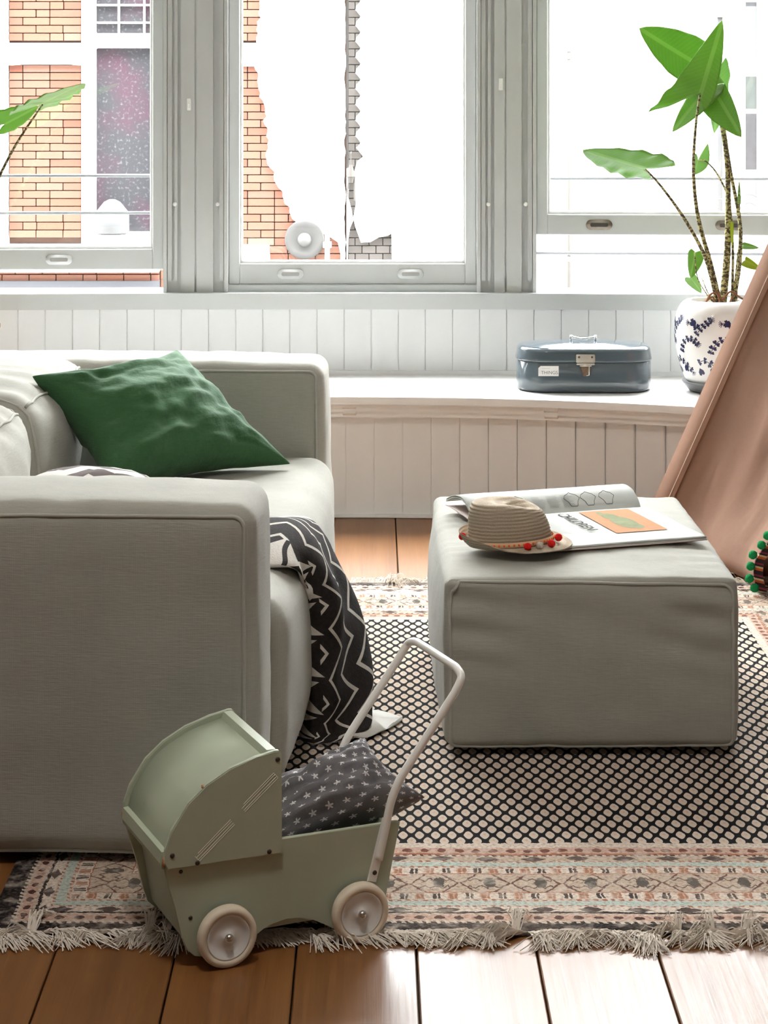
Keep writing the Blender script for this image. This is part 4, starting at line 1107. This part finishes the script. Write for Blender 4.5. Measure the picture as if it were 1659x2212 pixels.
def ruled(name, e0, e1, sag, mat=CANV, n=26, seed=0, flare=0):
    vs, fs = [], []; m_ = len(e0)
    for i in range(m_):
        for j in range(n + 1):
            t = j / n; p = e0[i] * (1 - t) + e1[i] * t; k = i / (m_ - 1)
            nrm = (e1[0] - e0[0]).cross(TT - e0[0]).normalized()
            wv = sag * math.sin(PI * t) * (1 - k) * 1.0 + (.030 * nz((t * 2.2, k * 5, seed), 1.6, seed) + .012 * nz((t * 7, k * 9 + t * 6, seed), 1.5, seed + 3)) * math.sin(PI * t) + .008 * math.sin(t * 9 + k * 14) * math.sin(PI * t) * (1 - k)
            p = p - nrm * wv; p.z = max(p.z, .0135); vs.append(p - to)
    for i in range(m_ - 1):
        for j in range(n):
            q = i * (n + 1) + j; fs.append((q, q + 1, q + n + 2, q + n + 1))
    o = pydata(name, vs, fs, mat, tent, True); so = o.modifiers.new('thickness', 'SOLIDIFY'); so.thickness = .003; so.offset = 0; return o
NV = 40
def lerp(a, b, t): return a * (1 - t) + b * t
left_e = [lerp(TA + Vector((0, 0, .01)), TT, k / (NV - 1)) for k in range(NV)]
edge_c = smooth_path([(1.003, 5.425, .014), (.995, 5.437, .05), (1.000, 5.45, .085), (1.018, 5.46, .112), (1.048, 5.46, .150), (1.10, 5.44, .235), (1.19, 5.42, .42), (1.30, 5.44, .80), (1.41, 5.51, 1.3), (1.495, 5.595, 1.84)], 10)
# resample the opening edge to NV points
def resample(pts, n):
    L = [0]
    for a, b_ in zip(pts, pts[1:]): L.append(L[-1] + (b_ - a).length)
    out = []
    for k in range(n):
        t = L[-1] * k / (n - 1); i = max(j for j in range(len(L)) if L[j] <= t + 1e-9); i = min(i, len(pts) - 2)
        out.append(lerp(pts[i], pts[i + 1], (t - L[i]) / max(1e-9, L[i + 1] - L[i])))
    return out
edge_r = resample(edge_c, NV)
ruled('left_flap', left_e, edge_r, .06, seed=2)
right_e = [lerp(TB + Vector((0, 0, .012)), TT, k / (NV - 1)) for k in range(NV)]
edge2 = resample(smooth_path([(1.13, 5.16, .014), (1.15, 5.20, .10), (1.20, 5.22, .3), (1.30, 5.32, .7), (1.42, 5.48, 1.3), (1.495, 5.595, 1.84)], 8), NV)
ruled('right_flap', right_e, edge2, .01, seed=5)
ruled('back_panel', [lerp(TC, TT, k / (NV - 1)) for k in range(NV)], left_e, .0, seed=7)
ruled('side_panel', right_e, [lerp(TC, TT, k / (NV - 1)) for k in range(NV)], .0, seed=9)
sl = [p + Vector((-.004, -.010, 0)) - to for p in left_e]
nn = (edge_r[5] - left_e[5]).normalized()
b = bmesh.new(); prev = None
for k, p in enumerate(sl):
    cur = [b.verts.new(p + q) for q in (Vector((-.014, .01, 0)), Vector((-.008, -.010, 0)), nn * .022 + Vector((-.008, -.010, 0)), nn * .048 + Vector((-.003, -.006, 0)), nn * .056 + Vector((.006, .002, 0)))]
    if prev:
        for a in range(4): b.faces.new((prev[a], prev[a + 1], cur[a + 1], cur[a]))
    prev = cur
obj('pole_sleeve', b, CANV, tent, True)
obj('stitching', tube(bmesh.new(), [p + nn * .046 + Vector((-.005, -.009, 0)) for p in sl], .0012, 5), plain('pale_thread', (.70, .58, .48), .9), tent, True)
RIB = M('striped_ribbon', .85, .2); x, y, z = RIB.coords(); RIB.color(RIB.ramp((z * 34 + x * 8).fr(), [(0, (.03, .02, .02)), (.35, (.42, .09, .03)), (.55, (.55, .38, .22)), (.7, (.02, .02, .02)), (.85, (.20, .03, .05))], 'CONSTANT')); RIB = RIB.m
b = bmesh.new(); prev = None
for p in edge_c[:70]:
    cur = [b.verts.new(p - to + q) for q in (Vector((-.004, -.006, .0)), Vector((.020, -.004, .0)), Vector((.020, .002, 0)), Vector((-.004, .003, 0)))]
    if prev:
        for a in range(4): b.faces.new((prev[a], cur[a], cur[(a + 1) % 4], prev[(a + 1) % 4]))
    prev = cur
rb = obj('ribbon', b, RIB, tent)
GP = bmesh.new(); ball(GP, (0, 0, 0), .0115, 3)
for v in GP.verts: v.co *= 1 + .2 * nz(v.co, 500)
GP = mesh_of('pompom', GP, plain('green_wool', (.015, .24, .075), .95, .1, var=.3, scale=200, bump=.5, bscale=400), True)
for k, p in enumerate(resample(edge_c, 62)[:52]):
    put('pompom', GP, tent, p - to + Vector((-.014 - .004 * (k % 2), -.010, .005 if k else .012)))

# ------------------------------------------------------------------ across the street
BY = 16.60                                                  # depth of the facade opposite
def fx(px): return (px - VX) * BY / FP
def fz(py): return HZ - (py - VY) * BY / FP
tag(obj('street_ground', bx(-30, 30, 7.3, 60, -4.3, -4.2), plain('pale_paving', (.42, .41, .40), .9, .1, var=.1, scale=1)), 'grey paved street below the windows', kind='structure')
bld = empty('brick_house', (fx(95), BY, -4.2), 0, 'orange brick house with pale stone bands seen through the windows across the street', 'building')
bo = Vector(bld.location)
def brickmat():
    m = M('orange_brick', .9, .1); oi = m.nt.nodes.new('ShaderNodeObjectInfo'); r = X(m.nt, oi.outputs['Random']); n = m.noise(9, 4)
    c = m.ramp(r, [(0, (.15, .066, .044)), (.5, (.155, .080, .058)), (.8, (.14, .050, .034)), (1, (.165, .092, .070))]); m.color(m.mix((n - .35) * .6, c, (.17, .10, .08))); m.bump(n, .3, .004); return m.m
BRICK = brickmat(); MORTAR = plain('pale_mortar', (.095, .062, .050), .95, .1)
def texbrick(name, c1, c2, mo):
    m = M(name, .9, .1); x, y, z = m.coords(); cb = m.nt.nodes.new('ShaderNodeCombineXYZ'); m.nt.links.new(x.v, cb.inputs[0]); m.nt.links.new(z.v, cb.inputs[1])
    t = m.nt.nodes.new('ShaderNodeTexBrick'); m.nt.links.new(cb.outputs[0], t.inputs['Vector'])
    t.inputs['Color1'].default_value = c1 + (1,); t.inputs['Color2'].default_value = c2 + (1,); t.inputs['Mortar'].default_value = mo + (1,)
    t.inputs['Scale'].default_value = 1; t.inputs['Brick Width'].default_value = .22; t.inputs['Row Height'].default_value = .0627; t.inputs['Mortar Size'].default_value = .005
    m.color(t.outputs[0]); return m.m
TEXB = texbrick('distant_brickwork', (.14, .07, .045), (.155, .09, .06), (.09, .06, .05))
GBRICK = M('grey_brick', .9, .1); oi = GBRICK.nt.nodes.new('ShaderNodeObjectInfo'); GBRICK.color(GBRICK.mix(X(GBRICK.nt, oi.outputs['Random']), (.062, .056, .052), (.080, .072, .067))); GBRICK = GBRICK.m
# walls in strips around the opening of the window
wx0, wx1, wz0, wz1 = fx(190), fx(345), fz(520), 2.9
b = bx(-9, wx0, .04, .3, 0, 7.6); box(b, wx1, fx(748), .04, .3, 0, 7.6); box(b, wx0, wx1, .04, .3, 0, wz0 + 4.2); box(b, wx0, wx1, .04, .3, wz1 + 4.2, 7.6)
for v in b.verts: v.co.x -= bo.x
obj('house_wall', b, MORTAR, bld)
b = bx(-9, fx(15), .02, .04, 0, 7.6); box(b, fx(-10), fx(745), .02, .04, 0, fz(620) + 4.2); box(b, fx(15), fx(745), .02, .04, 6.6, 7.6); box(b, fx(347), fx(506), .02, .04, fz(620) + 4.2, 6.6)
for v in b.verts: v.co.x -= bo.x
obj('distant_brickwork', b, TEXB, bld)
b = bx(-9.2 - bo.x, fx(748) - bo.x, -.15, .4, 7.6, 7.75); obj('cornice', b, STONE, bld)
ubrick = mesh_of('brick', bx(-.5, .5, 0, 1, -.5, .5, bev=.03), BRICK); gb = mesh_of('brick', bx(-.5, .5, 0, 1, -.5, .5, bev=.03), GBRICK)
CH = .0627; rnd = random.Random(12); NB = 0
def brick(x0, x1, zc, me=ubrick, dep=.045, yo=0):
    g = .007
    return put('brick', me, bld, ((x0 + x1) / 2 - bo.x, -.012 + yo + rnd.uniform(-.004, .004), zc - bo.z), None, (x1 - x0 - g, dep, CH - g))
def courses(xa, xb_fn, z_hi, z_lo, skip=lambda z: False):
    k = 0; z = z_hi
    while z > z_lo:
        if not skip(z):
            x = xa; xe = xb_fn(z); first = k % 2
            while x < xe - .02:
                L = (.11 if first else .215) if rnd.random() < .8 else .11; first = 0
                if xe - (x + L) < .05: L = xe - x
                brick(x, x + L, z); x += L
        z -= CH; k += 1
band_z = (fz(141), fz(93))
inband = lambda z: band_z[0] + CH * .1 < z < band_z[1] - CH * .1
courses(fx(20), lambda z: fx(176), 2.12, fz(520), inband)
courses(fx(-25), lambda z: fx(345), fz(584), fz(612))
# ragged right edge of the brickwork, where the overexposed white slab begins
edge_px = [(-40, 564), (0, 562), (60, 556), (95, 554), (145, 552), (200, 562), (245, 570), (300, 576), (345, 576), (375, 590), (410, 606), (450, 622), (472, 634), (486, 655), (500, 690), (515, 716), (530, 728), (560, 730), (620, 735)]
def edge_at(py):
    for (a, xa), (c, xc) in zip(edge_px, edge_px[1:]):
        if a <= py <= c: return xa + (xc - xa) * (py - a) / (c - a)
    return 735
def py_of(z): return VY + (HZ - z) * FP / BY
courses(fx(505), lambda z: fx(edge_at(py_of(z)) + 10), 2.12, fz(575), inband)
def slab(name, pts, y0, y1, mat, parent=bld, bev=0):
    return obj(name, prism([(fx(a) - bo.x, fz(c_) - bo.z) for a, c_ in pts], y0, y1, 'y', bev=bev), mat, parent)
RENDERW = plain('white_render', (.86, .86, .85), .95, .1, var=.02)
slab('stone_band', [(14, 93), (182, 93), (182, 141), (170, 141), (150, 139), (60, 139), (28, 141), (14, 141)], -.05, .05, STONE, bev=.006)
slab('stone_band', [(500, 93), (600, 93), (600, 143), (500, 143)], -.04, .05, STONE)
slab('stone_ledge', [(-40, 527), (345, 527), (345, 586), (-40, 586)], -.12, .05, STONE, bev=.01)
slab('stone_ledge', [(-40, 606), (345, 606), (345, 620), (-40, 620)], -.05, .05, plain('grey_stone', (.06, .063, .07), .9))
slab('stone_block', [(505, 528), (582, 528), (584, 566), (505, 566)], -.05, .05, STONE)
slab('render_strip', [(-300, -400), (19, -400), (19, 527), (-300, 527)], -.045, .05, RENDERW)
# overexposed white built as a slab over the brick, its edge ragged
rg = random.Random(4); pts = []
py = -420
while py < 500:
    pts.append((edge_at(max(py, -40)) + rg.uniform(-3, 6), py)); py += 8.5
pts += [(690, 500), (712, 510), (730, 522), (736, 548), (734, 640), (747, 640)]
tz = []
py = 640
while py > -420:
    tz.append((746 + rg.uniform(-3, 1.5), py)); py -= 13
slab('overexposed_render', pts + tz, -.05, .04, RENDERW)
# window of the brick house
wn = obj('house_window', bx(0, fx(345) - fx(176), -.035, .06, 0, wz1 - wz0 + .1), RENDERW, bld, False, (fx(176) - bo.x, 0, wz0 - bo.z - .04)); 
bpy.data.objects.remove(wn)
wn = empty('house_window'); wn.parent = bld; wn.location = (0, 0, 0)
def wbar(name, x0, x1, y0, y1, d0=-.06, d1=.03, mat=RENDERW):
    return obj(name, bx(fx(x0) - bo.x, fx(x1) - bo.x, d0, d1, fz(y1) - bo.z, fz(y0) - bo.z, bev=.006), mat, wn)
wbar('frame', 178, 208, -420, 527); wbar('frame', 326, 346, -420, 527)
wbar('transom', 208, 326, 72, 104); wbar('sill', 208, 326, 500, 527)
wbar('glazing_bar', 255, 259, -420, 72, -.03, .02); wbar('glazing_bar', 310, 314, -420, 72, -.03, .02)
for y in (-100, -60, -25, 9, 47): wbar('glazing_bar', 208, 326, y, y + 4, -.03, .02)
PANE = M('dim_window_pane', .5, .15); n = PANE.noise(1.9, 4); sp = PANE.noise(45, 2); x, y, z = PANE.coords()
PANE.color(PANE.mix((sp - .56) * 4, PANE.mix((n - .44) * 5, (.034, .034, .038), (.052, .026, .038)), (.11, .11, .115))); PANE = PANE.m  # purple reflection in the glass painted into the colour
for x0, x1, y0, y1 in ((208, 326, -420, 72), (208, 326, 104, 500)): wbar('pane', x0, x1, y0, y1, .02, .03, PANE)
# pale lamp shade standing inside that window
b = lathe(bmesh.new(), [(.125, 0), (.135, .02), (.135, .16), (.118, .18), (.065, .245), (.028, .265), (.01, .268)], 32)
obj('lampshade', b, plain('white_shade', (.085, .085, .087), .8, .1), wn, True, (fx(248) - bo.x, -.17, fz(500) - bo.z))
obj('sill_board', bx(fx(200) - bo.x, fx(326) - bo.x, -.32, -.05, fz(527) - bo.z, fz(502) - bo.z), RENDERW, wn)

# white house with the grey brick quoin strip
wh = empty('white_house', (fx(1000), BY, -4.2), 0, 'white rendered house with a strip of grey bricks seen through the windows', 'building')
wo = Vector(wh.location)
b = bx(fx(748) - wo.x, 9 - wo.x, .03, .3, 0, 6.4); obj('house_wall', b, plain('grey_mortar', (.10, .095, .092), .95), wh)
obj('cornice', bx(fx(748) - wo.x, 9.2 - wo.x, -.15, .4, 6.4, 6.55), STONE, wh)
z = 2.12; k = 0
while z > fz(575):
    p = py_of(z)
    if 362 < p < 378: pass
    else:
        x1 = 786 if p < 365 else (775 if p < 470 else 850)
        x = 752; L = 15 if k % 2 else 30
        while x < x1:
            o = put('brick', gb, wh, ((fx(x) + fx(x + L)) / 2 - wo.x, -.004 + rnd.uniform(-.003, .003), z - wo.z), None, (fx(L) - fx(0) - .006, .04, CH - .006)); x += L; L = 30
    z -= CH; k += 1
def wslab(name, pts, y0, y1, mat, bev=0): return obj(name, prism([(fx(a) - wo.x, fz(c_) - wo.z) for a, c_ in pts], y0, y1, 'y', bev=bev), mat, wh)
teeth = []; py = -420; k = 0
while py < 300:                                             # toothed edge
    teeth += [(768, py), (772, py + 4), (779, py + 13), (777, py + 18), (770, py + 25)]; py += 34
pts = teeth + [(785, 338), (772, 348), (768, 362), (764, 378), (766, 400), (769, 440), (763, 470), (768, 490), (780, 523), (800, 522), (818, 512), (838, 508), (846, 503), (847, 640), (2400, 640), (2400, -420)]
wslab('overexposed_render', pts, -.04, .03, RENDERW)
wslab('overexposed_render', [(749, 364), (757, 362), (759, 378), (754, 400), (752, 425), (760, 455), (763, 476), (756, 492), (752, 520), (751, 640), (749, 640)], -.04, .03, RENDERW)
# hanging lantern, dish-shaped vent, drain pipes
lan = empty('wall_lantern', at(758, 395, BY - .2), 0, 'small dark wall lantern on the white house', 'lantern'); DK = plain('dark_iron', (.045, .04, .035), .6, .4)
b = bmesh.new(); lathe(b, [(.012, .14), (.035, .05), (.03, .045), (.02, -.0)], 10); obj('lantern_cap', b, DK, lan)
for dx, dx2 in ((-.01, -.04), (.028, .030)): obj('lantern_strut', tube(bmesh.new(), [(dx, 0, .05), (dx2, 0, -.14)], .009, 6), DK, lan)
obj('lantern_rod', tube(bmesh.new(), [(0, 0, .14), (0, 0, .23), (0, .19, .24)], .005, 6), DK, lan)
obj('lantern_glass', lathe(bmesh.new(), [(.012, .04), (.014, .02), (.006, .0)], 10), plain('amber_glass', (.45, .33, .15), .3), lan, True)
dish = empty('wall_vent', at(658, 517, BY - .03), 0, 'round pale metal vent cover on the brick house', 'vent')
DM = plain('pale_zinc', (.052, .05, .049), .6, .4, .0, var=.2, scale=15)
obj('dish', lathe(bmesh.new(), [(.155, 0), (.158, .03), (.15, .05), (.11, .035), (.06, .03), (.05, .03)], 36), DM, dish, True, None, (R(90), 0, 0))
obj('cap', lathe(bmesh.new(), [(.055, .02), (.055, .055), (.045, .08), (.02, .095), (.005, .098)], 24), plain('pale_zinc_cap', (.078, .076, .074), .5, .4), dish, True, None, (R(90), 0, 0))
def pipe(px, y0, y1, r, label, mat, brackets=()):
    p = empty('drain_pipe', at(px, y1, BY - .12), 0, label, 'pipe'); L = fz(y0) - fz(y1)
    obj('pipe_run', tube(bmesh.new(), [(0, 0, 0), (0, 0, L)], r, 10), mat, p, True)
    for q in brackets: obj('bracket', bx(-r * 1.6, r * 1.6, -r * 1.5, .12, fz(q) - fz(y1) - .02, fz(q) - fz(y1) + .02), mat, p)
pipe(707, 505, 640, .020, 'short white pipe beside the round vent cover', RENDERW, (530,))
pipe(1229, -200, 640, .014, 'thin cream pipe running down the white house', plain('cream_pipe', (.11, .105, .093), .6), (110, 126, 560))
# windows of the white house at the far side
hw = empty('house_window'); hw.parent = wh
GREYW = plain('grey_window_frame', (.07, .07, .072), .8); PG = plain('dim_green_pane', (.048, .056, .053), .5, .2, var=.3, scale=10); PD = plain('dark_pane', (.04, .04, .043), .5, .2, var=.4, scale=20); LP = plain('light_pane', (.10, .105, .108), .5, .2)
def hbar(name, x0, x1, y0, y1, d0, d1, mat): return obj(name, bx(fx(x0) - wo.x, fx(x1) - wo.x, d0, d1, fz(y1) - wo.z, fz(y0) - wo.z), mat, hw)
hbar('frame', 1548, 1558, 30, 470, -.06, -.04, GREYW)
hbar('frame', 1558, 1607, -300, 470, -.07, -.04, RENDERW); hbar('frame', 1632, 1660, -300, 470, -.07, -.04, RENDERW)
for y0, y1, mat in ((5, 14, PD), (14, 100, LP), (108, 160, LP), (165, 235, PG), (245, 366, PD), (395, 455, LP)): hbar('pane', 1607, 1632, y0, y1, -.055, -.04, mat)
hbar('frame', 1544, 1564, 25, 38, -.08, -.04, plain('sandstone', (.11, .09, .078), .9))
rl = empty('balcony_railing', at(1590, 470, BY - .5), 0, 'pale scrolled iron balcony railing on the white house', 'railing')
PI_ = plain('pale_iron', (.10, .10, .098), .6)
for cx, r in ((-.13, .11), (.10, .14), (.10, .09)):
    obj('scroll', tube(bmesh.new(), [(cx + r * math.cos(k * PI / 14), 0, .0 + r * 1.3 * math.sin(k * PI / 14)) for k in range(15)], .008, 6), PI_, rl, True)
obj('rail', bx(-.5, .5, -.01, .01, -.02, 0), PI_, rl)

# thin safety rails outside our own windows
RAILM = plain('painted_steel_rail', (.13, .132, .135), .4, .4)
def guard(xa, xb, zs, label):
    X0, Y0, a = facet((xa + xb) / 2); g = empty('window_guard_rail', (X0, Y0 + .26, 0), a, label, 'railing'); h = (xb - xa) / 2
    for z in zs: obj('rail', tube(bmesh.new(), [(-h, 0, z), (h, 0, z)], .0055, 8), RAILM, g, True)
    for s in (-1, 1): obj('rail_bracket', bx(s * h - .01, s * h + .01, -.07, .012, min(zs) - .03, max(zs) + .03), RAILM, g)
guard(-1.54, -.66, (1.022, .896, .782), 'three thin grey guard rails outside the slightly raised sash')
guard(.50, 1.45, (1.013, .760), 'two thin grey guard rails outside the highest raised sash')

# ------------------------------------------------------------------ added fill lamp out of view, to light the pram and near sofa arm
lamp = empty('added_fill_lamp', (-.25, 2.35, 2.70), 0, 'added fill lamp, a white glass globe out of view above the floor before the sofa', 'lamp')
LG = bpy.data.materials.new('lit_opal_glass'); LG.use_nodes = True
LG.node_tree.nodes['Principled BSDF'].inputs['Emission Color'].default_value = (1, .96, .91, 1); LG.node_tree.nodes['Principled BSDF'].inputs['Emission Strength'].default_value = 40
q = bmesh.new(); ball(q, (0, 0, 0), .16, 3); obj('globe', q, LG, lamp, True)
obj('cap', lathe(bmesh.new(), [(.05, .150), (.05, .175), (.02, .20)], 20), STEEL, lamp, True)
obj('cord', tube(bmesh.new(), [(0, 0, .19), (0, 0, .549)], .004, 6), BLACKW, lamp)
